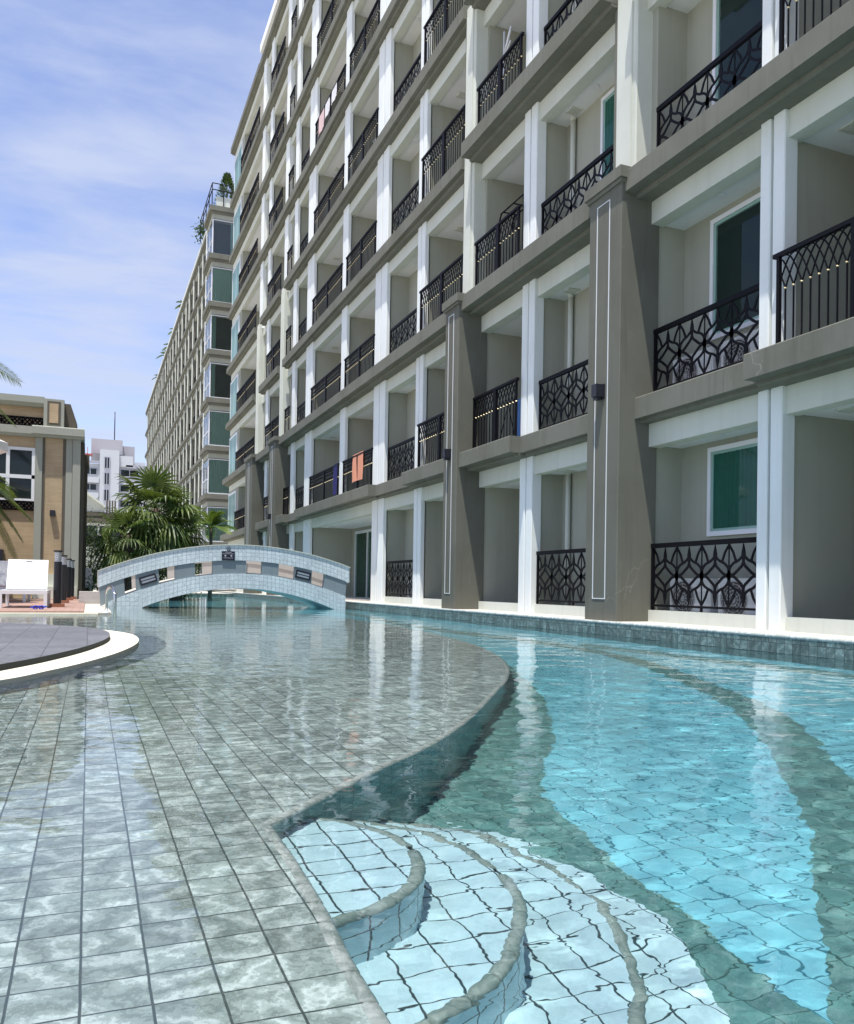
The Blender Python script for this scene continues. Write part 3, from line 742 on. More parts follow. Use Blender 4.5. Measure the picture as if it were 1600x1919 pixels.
low_rack('low black drying rack behind the first floor railing left of the second big pilaster', 16.2, zb(1)-0.06)
cloth('towel', 'pale striped cloth on the rack behind the first floor railing left of the second pilaster', 'towel', M['white_cloth'], 15.9, 16.5, zb(1)-0.06+0.905, 0.8, 7.15)
low_rack('low black drying rack behind the fourth floor railing of the wide bay', 22.0, zb(4)-0.06)
cloth('shirt', 'white cloth on the drying rack behind the fourth floor railing of the wide bay', 'clothing', M['white_cloth'], 21.7, 22.3, zb(4)-0.06+0.905, 0.6, 7.15)
t = thing('flat_board', 'brown board leaning inside an upper balcony near the far end of the block', 'board', (7.15, 29.6, zb(5)-0.06))
local(lambda mb: mb.box(-0.02, 0.02, -0.3, 0.3, 0, 1.45), 'panel', M['wood'], t)

# ------------------------------------------------------------------ the far wing
far = thing('apartment_building', 'far wing of the apartment block with green curtained corner windows and a planted roof terrace', 'building', (6.9, 80, 0))
FY0, FY1 = 53.6, 123.0
fcols = []; fb = []; y = 57.4
pat = [(0.55, 2.5), (0.5, 1.9), (0.45, 2.6)]
j = 0
while y < FY1-1:
    w, g = pat[j % 3]; fcols.append((y, y+w)); fb.append((y+w, min(y+w+g, FY1))); y += w+g; j += 1
for a, b in fcols:
    mb = MB(); mb.box(7.02, 7.3, a, b, -0.1, zb(8)); c_ = mb.build('column', M['cream'], far)
    mb = MB(); mb.box(7.05, 7.32, a-0.12, a-0.001, -0.1, zb(8)-0.02); mb.build('side_strip', M['band'], c_)  # taupe strip added so the slits between the columns look dark
for k in range(1, NST+1):
    z = zb(k); mb = MB()
    mb.box(6.90, 7.4, 56.80, FY1, z-0.27, z); mb.box(7.0, 7.4, 56.80, FY1-0.01, z-0.42, z-0.271)
    mb.box(6.56, 9.9, 53.40, 56.50, z-0.30, z); mb.box(6.68, 9.9, 53.52, 56.40, z-0.46, z-0.301)
    mb.build('floor_band', M['band'], far)
    mb = MB(); mb.box(7.10, 7.25, 56.90, FY1-0.02, z-0.68, z-0.421); mb.box(6.76, 9.8, 53.60, 56.30, z-0.75, z-0.461); mb.build('header_beam', M['beige'], far)
    mb = MB(); mb.box(7.2, 9.8, 56.90, FY1-0.03, z-0.55, z-0.1); mb.build('floor_slab', M['ceiling'], far)
mb = MB(); mb.box(8.5, 16, 54.20, FY1-0.04, -0.1, zb(8)-0.2)
for a, b in fcols: mb.box(7.7, 8.52, a+0.1, b-0.1, -0.1, zb(8)-0.2)
mb.box(7.0, 8.6, 56.35, 57.18, -0.1, zb(8)-0.21); mb.box(6.95, 8.6, 54.80, 56.20, -0.1, zb(8)-0.22); mb.build('balcony_wall', M['beige'], far)
mb = MB(); mb.box(6.80, 7.06, 56.30, 56.95, -0.1, zb(8)-0.24); mb.build('corner_pier', M['white'], far)
for k in range(NST):
    z = zb(k); z0, z1 = z+0.02, z+2.2
    mb = MB()
    for (x0, x1) in ((6.76, 6.82), (8.7, 8.76)): mb.box(x0, x1, 53.60, 53.66, z0, z1)
    mb.box(6.76, 8.76, 53.59, 53.67, z0, z0+0.06); mb.box(6.76, 8.76, 53.59, 53.67, z1-0.05, z1)
    for (a, b) in ((53.67, 53.73), (54.90, 54.97), (56.22, 56.29)): mb.box(6.76, 6.82, a, b, z0+0.06, z1-0.05)
    mb.box(6.755, 6.825, 53.67, 56.29, z0+0.9, z0+0.96)
    w = mb.build('corner_window', M['pvc'], far)
    mb = MB(); mb.box(6.80, 8.72, 53.62, 53.63, z0+0.06, z1-0.05); mb.box(6.78, 6.79, 53.73, 56.22, z0+0.06, z1-0.05); mb.build('pane', M['glass_green'] if 'glass_green' in M else M['glass'], w)
    mb = MB(); n = 70; v = []
    x_a = 6.86 if k not in (5, 7, 4) else (7.9 if k == 7 else 6.86)
    x_b = 8.7 if k not in (4, 5) else 7.1
    for i in range(n+1):
        xx = x_a+(x_b-x_a)*i/n; v += [(xx, 53.70+0.03*math.sin(i*1.35), z0+0.06), (xx, 53.70+0.03*math.sin(i*1.35), z1-0.05)]
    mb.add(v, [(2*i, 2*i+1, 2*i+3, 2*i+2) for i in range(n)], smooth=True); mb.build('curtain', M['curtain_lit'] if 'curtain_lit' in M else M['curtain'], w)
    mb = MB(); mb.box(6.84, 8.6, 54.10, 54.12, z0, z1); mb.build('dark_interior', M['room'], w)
# railings: the nearest bays one by one, the rest as one
def plain_rail(mb, y0, y1, z, x):
    mb.box(x-0.02, x+0.02, y0, y1, z+0.95, z+1.0); mb.box(x-0.015, x+0.015, y0, y1, z+0.05, z+0.08)
    n = int((y1-y0)/0.13)
    for i in range(n+1): yy = y0+(y1-y0)*i/max(n, 1); mb.box(x-0.008, x+0.008, yy-0.012, yy+0.012, z+0.08, z+0.95)
first = {}
rest = MB()
for j, (a, b) in enumerate(fb):
    for k in range(1, NST):
        if j < 12:
            mb = MB(); plain_rail(mb, a, b, zb(k), 7.16); mb.build('railing', M['iron'], far)
        else: plain_rail(rest, a, b, zb(k), 7.16)
tag(rest.build('distant_railings', M['iron'], far), kind='stuff')
zt = zb(8)
mb = MB(); mb.box(7.4, 16, FY0, FY1, zt-0.15, zt+0.02); mb.box(6.92, 7.05, 56.9, FY1, zt+0.001, zt+0.35); mb.box(7.0, 9.8, 53.8, 53.95, zt+0.001, zt+0.75); mb.build('roof_parapet', M['cream'], far)
mb = MB()
for (p, q) in (((6.72, 53.7), (6.72, 59.6)), ((6.72, 53.7), (9.5, 53.7))):
    for zz_ in (1.5, 1.1): mb.tube([(p[0], p[1], zt+zz_), (q[0], q[1], zt+zz_)], 0.03, 6)
    for s in np.linspace(0, 1, 5): mb.tube([(p[0]+(q[0]-p[0])*s, p[1]+(q[1]-p[1])*s, zt), (p[0]+(q[0]-p[0])*s, p[1]+(q[1]-p[1])*s, zt+1.5)], 0.03, 6)
mb.build('terrace_railing', M['iron'], far)
# ------------------------------------------------------------------ footbridge over the pool
def q3(pts):
    (x0, y0), (x1, y1), (x2, y2) = pts
    def f(x): return y0*(x-x1)*(x-x2)/((x0-x1)*(x0-x2)) + y1*(x-x0)*(x-x2)/((x1-x0)*(x1-x2)) + y2*(x-x0)*(x-x1)/((x2-x0)*(x2-x1))
    return f
BY = 20.3
up_t = q3([(0.20, 0.83), (3.1, 1.51), (6.08, 1.04)]); up_b = q3([(0.25, 0.48), (3.1, 1.145), (6.02, 0.68)])
lo_t = q3([(0.40, 0.13), (3.1, 0.83), (6.0, 0.31)]); lo_b = q3([(1.08, -0.01), (3.11, 0.475), (5.70, -0.01)])
M['bridge_block'] = paint('blue_grey_bridge_paint', (0.23, 0.28, 0.30), 0.7, 0.2, 2.0, True)
M['bridge_back'] = paint('beige_bridge_render', (0.46, 0.43, 0.40), 0.75, 0.15, 2.0, True)
br = thing('footbridge', 'arched footbridge clad in pale blue marble mosaic crossing the pool to the building', 'bridge', (3.1, 21.3, 0))
def band_mesh(mb, ft, fb, xa, xb, y0, y1, n=40, slant=0.0):
    P = []
    for i in range(n+1):
        x = xa+(xb-xa)*i/n
        P.append((x, ft(x), fb(x)))
    L = 0
    for (x0, t0, b0), (x1, t1, b1) in zip(P, P[1:]):
        d = math.hypot(x1-x0, t1-t0)
        mb.add([(x0, y0, b0), (x1, y0, b1), (x1, y0, t1), (x0, y0, t0)], [(0, 1, 2, 3)], [[(L, b0-t0), (L+d, b1-t1), (L+d, 0.37), (L, 0.37)] if False else [(L, 0), (L+d, 0), (L+d, t1-b1), (L, t0-b0)]])
        mb.add([(x0, y1, b0), (x1, y1, b1), (x1, y1, t1), (x0, y1, t0)], [(3, 2, 1, 0)], [[(L, t0-b0), (L+d, t1-b1), (L+d, 0), (L, 0)]])
        mb.add([(x0, y0, t0), (x1, y0, t1), (x1, y1, t1), (x0, y1, t0)], [(0, 1, 2, 3)], [[(L, 0), (L+d, 0), (L+d, y1-y0), (L, y1-y0)]])
        mb.add([(x0, y0, b0), (x1, y0, b1), (x1, y1, b1), (x0, y1, b0)], [(3, 2, 1, 0)], [[(L, y1-y0), (L+d, y1-y0), (L+d, 0), (L, 0)]])
        L += d
    for x in (xa, xb):
        mb.add([(x, y0, fb(x)), (x, y1, fb(x)), (x, y1, ft(x)), (x, y0, ft(x))], [(0, 1, 2, 3) if x == xb else (3, 2, 1, 0)])
for side, (ya, yb) in enumerate(((BY, BY+0.20), (BY+2.0, BY+2.2))):
    mb = MB(); band_mesh(mb, up_t, up_b, 0.20, 6.07, ya, yb); mb.build('parapet', M['bridge_tile'] if side == 0 else M['bridge_back'], br)
lo_b2 = lambda x: lo_b(x) if 1.10 < x < 5.68 else -0.35
mb = MB(); band_mesh(mb, lo_t, lo_b2, 0.42, 5.98, BY-0.001, BY+2.2, 92); mb.build('arch', M['bridge_tile'], br)
mb = MB(); band_mesh(mb, lambda x: up_t(x)+0.02, lambda x: up_t(x)+0.001, 0.18, 6.09, BY-0.02, BY+0.22); mb.build('coping', M['cream'], br)
blocks = [(0.26, 0.78, 0), (1.02, 1.52, 1), (1.87, 2.32, 0), (2.72, 3.50, 0), (3.88, 4.28, 0), (4.68, 5.10, 1), (5.42, 5.98, 0)]
for yo in (0.02, 2.02):
    for a, b, lamp in blocks:
        xm = (a+b)/2; s = (lo_t(xm+0.1)-lo_t(xm-0.1))/0.2; sl = -s*0.22
        mb = MB(); y0, y1 = BY+yo, BY+yo+0.16
        pts = []
        P = [(a-sl*0.5*0+0.0, lo_t(a)-0.02), (b, lo_t(b)-0.02), (b+sl*0.35*(-1 if False else 1), up_b(b)+0.02), (a+sl*0.35, up_b(a)+0.02)]
        mb.prism(P, 'y', y0, y1); o = mb.build('baluster_block', M['bridge_block'] if yo < 1 else M['bridge_back'], br)
        if lamp and yo < 1:
            zc = (lo_t(xm)+up_b(xm))/2; an = math.atan(s)
            ex = Vector((math.cos(an), 0, math.sin(an))); ez = Vector((-math.sin(an), 0, math.cos(an)))
            mb = MB(); c = Vector((xm, y0-0.012, zc))
            for (u, v, hu, hv) in ((0, 0.075, 0.19, 0.02), (0, -0.075, 0.19, 0.02), (-0.175, 0, 0.018, 0.056), (0.175, 0, 0.018, 0.056), (0, 0, 0.157, 0.01)):
                mb.obox(c+ex*u+ez*v, ex*hu, Vector((0, 0.015, 0)), ez*hv)
            l = mb.build('recessed_lamp', M['dark_metal'], o)
            mb = MB(); mb.obox(c+Vector((0, 0.008, 0)), ex*0.157, Vector((0, 0.004, 0)), ez*0.055); mb.build('lens', M['strip'], l)
mb = MB(); band_mesh(mb, lambda x: lo_t(x)+0.03, lambda x: lo_t(x)-0.03, 0.42, 5.98, BY+0.19, BY+2.0); mb.build('walkway', M['ledge'], br)
M['sign_navy'] = NT('navy_sign_plate').finish((0.012, 0.014, 0.03), 0.35)
M['sign_ink'] = NT('grey_sign_print').finish((0.42, 0.42, 0.46), 0.5)
mb = MB(); mb.box(2.92, 3.22, BY-0.02, BY-0.002, 1.147, 1.365); sg = mb.build('sign_plate', M['sign_navy'], br)
mb = MB(); r2 = random.Random(4)
for zc, x0, x1 in ((1.335, 3.0, 3.14), (1.305, 2.94, 3.20), (1.205, 2.96, 3.18)):
    x = x0
    while x < x1: w = r2.uniform(0.006, 0.016); mb.box(x, min(x+w, x1), BY-0.0225, BY-0.0195, zc-0.007, zc+0.007); x += w+0.006
for xc in (3.0, 3.14):
    mb.prism([(xc+0.022*math.cos(a*math.pi/8), 1.258+0.022*math.sin(a*math.pi/8)) for a in range(16)], 'y', BY-0.0225, BY-0.0195)
mb.build('print', M['sign_ink'], sg)
mb = MB(); cx, cz = 3.075, 1.425
mb.tube([(cx+0.045*math.cos(a*math.pi/16), BY-0.006, cz+0.045*math.sin(a*math.pi/16)) for a in range(33)], 0.005, 5, False)
for a, b in (((-0.025, -0.025), (-0.004, 0.024)), ((-0.004, 0.024), (-0.010, -0.012)), ((-0.004, 0.01), (0.028, -0.026)), ((0.028, -0.026), (0.006, -0.022))):
    mb.tube([(cx+a[0], BY-0.006, cz+a[1]), (cx+b[0], BY-0.006, cz+b[1])], 0.005, 5)
mb.build('round_emblem', M['sign_navy'], br)

# ------------------------------------------------------------------ terrace, deck and island
M['deck'] = tile('terracotta_deck', base=(0.37, 0.24, 0.195), vein=(0.41, 0.28, 0.23), dark=(0.31, 0.20, 0.16), grout=(0.22, 0.12, 0.09), size=0.14, gw=0.03, rough=0.7, vary=0.08, veins=0.5)
M['pave'] = tile('cream_paving', base=(0.60, 0.56, 0.48), vein=(0.66, 0.62, 0.54), dark=(0.5, 0.46, 0.39), grout=(0.34, 0.31, 0.27), size=0.3, gw=0.02, rough=0.75, vary=0.06, veins=0.4)
M['ring_cream'] = NT('x') and paint('cream_gutter_ring', (0.72, 0.685, 0.55), 0.65, 0.22, 2.5, False, 0.2)
M['slate'] = tile('dark_slate_paving', base=(0.145, 0.148, 0.16), vein=(0.20, 0.205, 0.22), dark=(0.085, 0.088, 0.098), grout=(0.07, 0.07, 0.078), size=0.3, gw=0.02, rough=0.7, vary=0.12, veins=0.7)
mb = MB(); mb.box(-9, -0.07, 16.30, 27.6, -0.1, 0.06); struct(mb.build('deck', M['deck']))
mb = MB(); mb.box(-9, 0.17, 16.02, 16.296, -0.3, 0.028); struct(mb.build('gutter', M['ring_cream']))
mb = MB()
for i in range(230): x = 0.12-0.04*i; mb.box(x-0.012, x+0.012, 16.05, 16.26, 0.0285, 0.034)
struct(mb.build('gutter_grating', M['ring_cream']))
mb = MB(); mb.box(-0.066, 0.40, 16.30, 30, -0.3, 0.035); struct(mb.build('path', M['pave']))
mb = MB(); mb.box(-9, 0.40, 27.604, 40, -0.3, 0.05); struct(mb.build('terrace', M['pave']))
mb = MB()
for i, (y, z) in enumerate(((22.6, 0.10), (23.0, 0.20), (23.4, 0.30))): mb.box(-0.22, 0.42, y, 24.2, z-0.10+0.036, z+0.03)
struct(mb.build('steps', M['bridge_back']))
isl = spline([(-1.7, 4.3), (-0.95, 4.72), (-0.46, 5.33), (-0.22, 5.85), (0.0, 6.42), (0.24, 7.25), (0.42, 8.2), (0.48, 9.05), (0.43, 9.85), (0.22, 10.53), (-0.10, 11.05), (-0.50, 11.52), (-1.2, 11.9), (-2.5, 12.1), (-4.0, 11.6), (-5.0, 10.0), (-5.2, 8.0), (-4.6, 5.8), (-3.2, 4.3)], 5, True)
def offset(poly, d):
    n = len(poly); out = []
    for i in range(n):
        a, b = poly[i-1], poly[(i+1) % n]; dx, dy = b[0]-a[0], b[1]-a[1]; l = math.hypot(dx, dy)
        out.append((poly[i][0]+dy/l*d, poly[i][1]-dx/l*d))
    return out
def ring_mesh(name, p_out, p_in, z, mat, side=None):
    mb = MB(); n = len(p_out)
    for i in range(n):
        j = (i+1) % n
        mb.add([(*p_out[i], z), (*p_out[j], z), (*p_in[j], z), (*p_in[i], z)], [(0, 1, 2, 3)])
        if side is not None:
            mb.add([(*p_out[i], side), (*p_out[j], side), (*p_out[j], z), (*p_out[i], z)], [(0, 1, 2, 3)])
    return mb.build(name, mat)
rin = offset(isl, -0.27); rout = offset(isl, 0.25)
struct(ring_mesh('island_gutter', isl, offset(isl, -0.31), 0.030, M['ring_cream'], SHELF-0.05))
struct(ring_mesh('island_lip', rout, offset(isl, -0.02), -0.004, M['stone'], SHELF-0.05))
o = struct(sheet('island_paving', rin, 0.072, M['slate']))
mb = MB(); wall_strip(mb, rin+[rin[0]], -0.02, 0.072); struct(mb.build('island_paving_edge', M['room']))  # side face coloured near black for the shadowed gap round the paving
# ladder rail
hr = thing('pool_handrail', 'curved stainless steel handrail bending into the shallow water by the bridge', 'handrail', (0.36, 15.4, 0.03))
def hp(mb):
    P = [(-0.055, 0.62, 0.0), (-0.055, 0.62, 0.34)] + [(-0.055+0.05*(1-math.cos(t)), 0.62-0.60*(1-math.cos(t)), 0.34+0.14*math.sin(t)) for t in np.linspace(0.2, math.pi-0.2, 9)] + [(0.05, -0.58, 0.34), (0.055, -0.58, -0.08)]
    mb.tube(P, 0.026, 10)
local(hp, 'rail', M['steel'], hr)
def hf_(mb):
    mb.tube([(-0.055, 0.62, 0.0), (-0.055, 0.62, 0.03)], 0.06, 12)
local(hf_, 'foot_flange', M['strip'], hr)

# ------------------------------------------------------------------ clubhouse on the left
def brickwork(name):
    t = NT(name); uv = t.uv()
    b = t.n('ShaderNodeTexBrick', {'Vector': uv, 'Color1': (0.52, 0.395, 0.245, 1), 'Color2': (0.465, 0.35, 0.212, 1), 'Mortar': (0.42, 0.32, 0.21, 1), 'Scale': 1.0, 'Mortar Size': 0.006, 'Mortar Smooth': 0.3, 'Bias': 0.0, 'Brick Width': 0.34, 'Row Height': 0.065})
    f = t.ramp(t.noise(t.pos(), 1.6, 4, 0.6).outputs[0], [(0.35, 0.86), (0.7, 1.06)])
    c = t.mix(1.0, b.outputs[0], f, 'MULTIPLY')
    return t.finish(c, 0.8, b.outputs['Fac'], -0.4, 0.006)
M['tan'] = brickwork('tan_brick_cladding')
M['sage'] = paint('sage_grey_trim_paint', (0.36, 0.37, 0.315), 0.7, 0.15, 1.0)
M['brown_trim'] = paint('dark_brown_trim_paint', (0.135, 0.12, 0.095), 0.7, 0.15, 1.0)
cl = thing('clubhouse', 'tan brick poolside pavilion with sage trim, white windows and black lattice panels', 'building', (-3, 28, 0.05))
Y = 28.0
mb = MB(); mb.box(-9, -0.36, Y+0.12, 38, 0.0, 5.0); mb.box(-9, -1.36, Y+0.30, 36, 5.0, 5.9); mb.build('wall', M['tan'], cl)
mb = MB(); mb.box(-1.33, -0.74, Y+0.04, Y+0.20, 0.0, 4.94); mb.build('corner_panel', M['tan'], cl)
mb = MB(); mb.box(-1.40, -1.30, Y+0.02, Y+0.18, 0.0, 4.95); mb.box(-0.80, -0.70, Y+0.02, Y+0.18, 0.0, 4.95); mb.build('recess_strip', M['brown_trim'], cl)
for a, b, yy in ((-1.57, -1.37, 0.0), (-0.71, -0.53, 0.0), (-0.52, -0.30, -0.05)):
    mb = MB(); mb.box(a, b, Y+yy, Y+0.5, 0.0, 4.95); mb.build('pilaster', M['sage'], cl)
mb = MB(); mb.box(-0.40, -0.19, Y+0.35, Y+0.8, 0.0, 4.9); mb.build('side_pier', M['brown_trim'], cl)
mb = MB(); mb.box(-0.36, -0.10, Y+3.5, Y+4.2, 0.0, 4.6); mb.box(-0.28, -0.05, Y+3.45, Y+4.3, 4.599, 4.98); mb.build('side_pier', M['brown_trim'], cl)
mb = MB(); mb.prism([(Y-0.22, 5.02), (Y-0.22, 5.24), (Y-0.16, 5.27), (Y+0.5, 5.27), (Y+0.5, 4.94), (Y-0.10, 4.94), (Y-0.14, 5.02)], 'x', -1.66, -0.20); mb.prism([(Y-0.08, 5.02), (Y-0.08, 5.245), (Y+0.5, 5.245), (Y+0.5, 4.94), (Y, 4.94)], 'x', -9, -1.661)
mb.box(-0.6, -0.20, Y+0.5, 37, 4.94, 5.26); mb.build('cornice', M['sage'], cl)
mb = MB(); mb.prism([(Y+0.10, 5.88), (Y-0.02, 5.98), (Y-0.02, 6.17), (Y+0.4, 6.24), (Y+0.4, 5.88)], 'x', -9, -1.361); mb.build('parapet', M['sage'], cl)
mb = MB(); mb.box(-1.36, -0.79, Y-0.02, Y+0.55, 5.27, 6.13); bk = mb.build('corner_block', M['sage'], cl)
mb = MB(); mb.box(-1.26, -0.89, Y-0.035, Y-0.021, 5.33, 6.06); mb.build('inset_frame', M['brown_trim'], bk)
mb = MB(); mb.box(-1.20, -0.95, Y-0.045, Y-0.036, 5.40, 5.99); mb.build('inset_panel', M['tan'], bk)
mb = MB(); mb.prism([(-0.788, 5.275), (-0.788, 6.1), (-0.62, 6.1), (-0.42, 5.5), (-0.50, 5.275)], 'y', Y+0.4, Y+8); mb.build('side_roof', M['brown_trim'], cl)
# window
zt_, zm_, zbt = 4.52, 3.72, 3.06
mb = MB()
for a, b, c, d in ((-9, -1.575, zt_, zt_+0.09), (-9, -1.575, zbt-0.09, zbt), (-9, -1.575, zm_-0.05, zm_+0.06), (-1.66, -1.575, zbt, zt_)): mb.box(a, b, Y+0.05, Y+0.16, c, d)
for x in (-2.28, -3.1, -3.9, -4.7): mb.box(x-0.08, x+0.02, Y+0.055, Y+0.15, zbt, zt_)
wd = mb.build('window', M['pvc'], cl)
mb = MB(); mb.box(-9, -1.66, Y+0.09, Y+0.10, zbt, zt_); mb.build('pane', M['glass_dark'], wd)
def lattice(name, xa, xb, za, zb_, y):
    mb = MB(); fx = lambda u, z, d: (u, d+y, z); T = 0.02
    def bar(p, w): mb.ribbon(p, w, T, fx)
    bar([(xa, za), (xb, za)], 0.03); bar([(xa, zb_), (xb, zb_)], 0.03)
    h = (zb_-za); u = h*1.02; n = int((xb-xa)/u); zm = (za+zb_)/2
    for i in range(n+1):
        x = xb-u*i; bar([(x, za), (x, zb_)], 0.035)
        if i == n: break
        c = x-u/2; a = u/2; hh = h/2
        for sx in (1, -1):
            for sy in (1, -1):
                bar([(c+sx*a, zm+sy*hh), (c+sx*a*0.6, zm+sy*hh*0.75), (c+sx*a*0.25, zm+sy*hh*0.25), (c, zm)], [0.03, 0.05, 0.04, 0.03])
                bar([(c+sx*a, zm), (c+sx*a*0.5, zm+sy*hh*0.4), (c, zm+sy*hh)], [0.05, 0.03, 0.05])
    return mb.build(name, M['iron'], cl)
lattice('lattice_panel', -7, -1.40, 5.285, 5.56, Y+0.26); lattice('lattice_panel', -7, -1.58, 2.72, 2.98, Y+0.06)
mb = MB(); mb.box(-1.42, -0.66, Y-0.22, Y+0.12, 0.42, 0.80); mb.box(-1.46, -0.32, Y-0.42, Y+0.2, 0.0, 0.42); mb.build('plinth', M['cream'], cl)
mb = MB(); mb.box(-1.13, -0.98, Y-0.10, Y+0.04, 2.56, 2.74); mb.build('wall_lamp', M['dark_metal'], cl)
mb = MB(); mb.box(-2.9, -2.36, Y-0.3, Y+0.1, 0.0, 1.5); mb.build('service_door', M['dark_metal'], cl)

# ------------------------------------------------------------------ bollards, loungers, small things
M['bollard'] = NT('black_bollard').finish((0.012, 0.012, 0.014), 0.4)
M['lens'] = NT('frosted_lens').finish((0.55, 0.57, 0.57), 0.3)
M['brick_base'] = paint('brown_base', (0.30, 0.14, 0.09), 0.8, 0.1, 3, False)
def bollard(label, x, y):
    t = thing('bollard_light', label, 'bollard light', (x, y, 0.06), 'black bollard lights along the deck edge')
    local(lambda mb: mb.box(-0.14, 0.14, -0.14, 0.14, 0, 0.07), 'base', M['brick_base'], t)
    local(lambda mb: mb.prism([(0.078*math.cos(a*math.pi/8), 0.078*math.sin(a*math.pi/8)) for a in range(16)], 'z', 0.07, 0.93), 'post', M['bollard'], t)
    local(lambda mb: mb.prism([(0.062*math.cos(a*math.pi/8), 0.062*math.sin(a*math.pi/8)) for a in range(16)], 'z', 0.93, 1.13), 'lens', M['lens'], t)
    def lv(mb):
        for z in (0.965, 1.01, 1.055, 1.10): mb.prism([(0.072*math.cos(a*math.pi/8), 0.072*math.sin(a*math.pi/8)) for a in range(16)], 'z', z, z+0.012)
    local(lv, 'louvre', M['steel'], t)
    local(lambda mb: mb.prism([(0.085*math.cos(a*math.pi/8), 0.085*math.sin(a*math.pi/8)) for a in range(16)], 'z', 1.13, 1.165), 'cap', M['bollard'], t)
bollard('tallest and nearest black bollard light on the deck beside the white lounger', -0.59, 18.9)
bollard('second black bollard light from the front on the deck', -0.57, 22.3)
bollard('third black bollard light from the front on the deck', -0.53, 25.6)
bollard('farthest black bollard light, in front of the pavilion plinth', -0.47, 27.3)
M['resin'] = None
def resin():
    t = NT('white_woven_resin'); p = t.obj()
    w = t.n('ShaderNodeTexWave', {'Vector': p, 'Scale': 40.0, 'Distortion': 0.0}, bands_direction='X').outputs['Fac'] if False else t.noise(p, 90, 2).outputs[0]
    return t.finish((0.70, 0.71, 0.70), 0.6, w, 0.2, 0.004)
M['resin'] = resin()
def lounger(label, x, y, rz=0, s=1.0, ang=57):
    t = thing('sun_lounger', label, 'sun lounger', (x, y, 0.06), 'white sun loungers on the terrace', rz); t.scale = (s, s, s)
    w = 0.46
    def fr(mb):
        mb.box(-w, -w+0.07, 0, 1.95, 0.29, 0.37); mb.box(w-0.07, w, 0, 1.95, 0.29, 0.37)
        mb.box(-w+0.07, w-0.07, 0, 0.07, 0.29, 0.37); mb.box(-w+0.07, w-0.07, 1.88, 1.95, 0.29, 0.37)
    local(fr, 'frame', M['resin'], t)
    local(lambda mb: mb.box(-w+0.07, w-0.07, 0.07, 1.15, 0.33, 0.365), 'seat', M['resin'], t)
    def bk(mb):
        a = math.radians(ang); c, s_ = math.cos(a), math.sin(a)
        P = [(0, 0), (0.78, 0), (0.78, 0.045), (0, 0.045)]
        P = [(1.15+u*c-v*s_, 0.365+u*s_+v*c) for u, v in P]
        mb.prism(P, 'x', -w+0.05, w-0.05)
        for q in range(15): u_ = 0.05+q*0.05; mb.obox((0, 1.15+u_*c-0.047*s_, 0.365+u_*s_+0.047*c), (w-0.07, 0, 0), (0, c*0.017, s_*0.017), (0, -s_*0.003, c*0.003))
        for u in (0.28, 0.62): mb.obox((0, 1.15+u*c-0.05*s_, 0.365+u*s_+0.05*c), (0.09, 0, 0), (0, c*0.008, s_*0.008), (0, -s_*0.006, c*0.006))
    b = local(bk, 'backrest', M['resin'], t)
    def sl(mb):
        a = math.radians(ang); c, s_ = math.cos(a), math.sin(a); mb.obox((0.02, 1.15+0.72*c-0.049*s_, 0.365+0.72*s_+0.049*c), (0.06, 0, 0), (0, c*0.012, s_*0.012), (0, -s_*0.004, c*0.004))
    local(sl, 'handle_slot', M['room'], b)
    for lx in (-w+0.035, w-0.035):
        for ly in (0.035, 1.7):
            local(lambda mb: mb.box(lx-0.034, lx+0.034, ly-0.034, ly+0.034, 0, 0.29), 'leg', M['resin'], t)
    return t
lounger('white woven sun lounger with raised back on the terracotta deck at the left', -1.17, 18.0, 0, 0.93)
lounger('white sun lounger behind the large one, half hidden, with an orange striped towel', -1.9, 23.2, 0.0)
lounger('small distant white sun lounger on the terrace beyond the bridge end', 0.0, 33.5, 0.2, 1.0)
o = cloth('towel', 'orange and white towel lying on the half hidden lounger behind', 'towel', M['orange_cloth'], 23.35, 24.3, 0.47, 0.0, -1.9)
bpy.data.objects.remove(o)
mb = MB(); mb.box(-2.25, -1.45, 23.4, 24.3, 0.432, 0.452); mb.cur = 1
for i in range(3): mb.box(-2.24, -1.46, 23.5+i*0.28, 23.6+i*0.28, 0.4525, 0.457)
tag(mb.build('towel', [M['orange_cloth'], M['white_cloth']]), 'orange and white striped towel spread on the half hidden lounger', 'towel')
M['blue_plastic'] = NT('blue_plastic').finish((0.03, 0.04, 0.42), 0.35)
t = thing('swimming_goggles', 'small blue swimming goggles left on the deck edge by the lounger', 'goggles', (-0.86, 17.3, 0.06))
for sx in (-0.05, 0.05): local(lambda mb: mb.tube([(sx+0.035*math.cos(a*math.pi/6), 0, 0.035+0.03*math.sin(a*math.pi/6)) for a in range(13)], 0.014, 6, False), 'lens_cup', M['blue_plastic'], t)
local(lambda mb: mb.tube([(0.08, 0, 0.03), (0.14, 0.05, 0.05), (0.05, 0.12, 0.06), (-0.05, 0.12, 0.05), (-0.14, 0.05, 0.03), (-0.08, 0, 0.03)], 0.01, 5), 'strap', M['blue_plastic'], t)

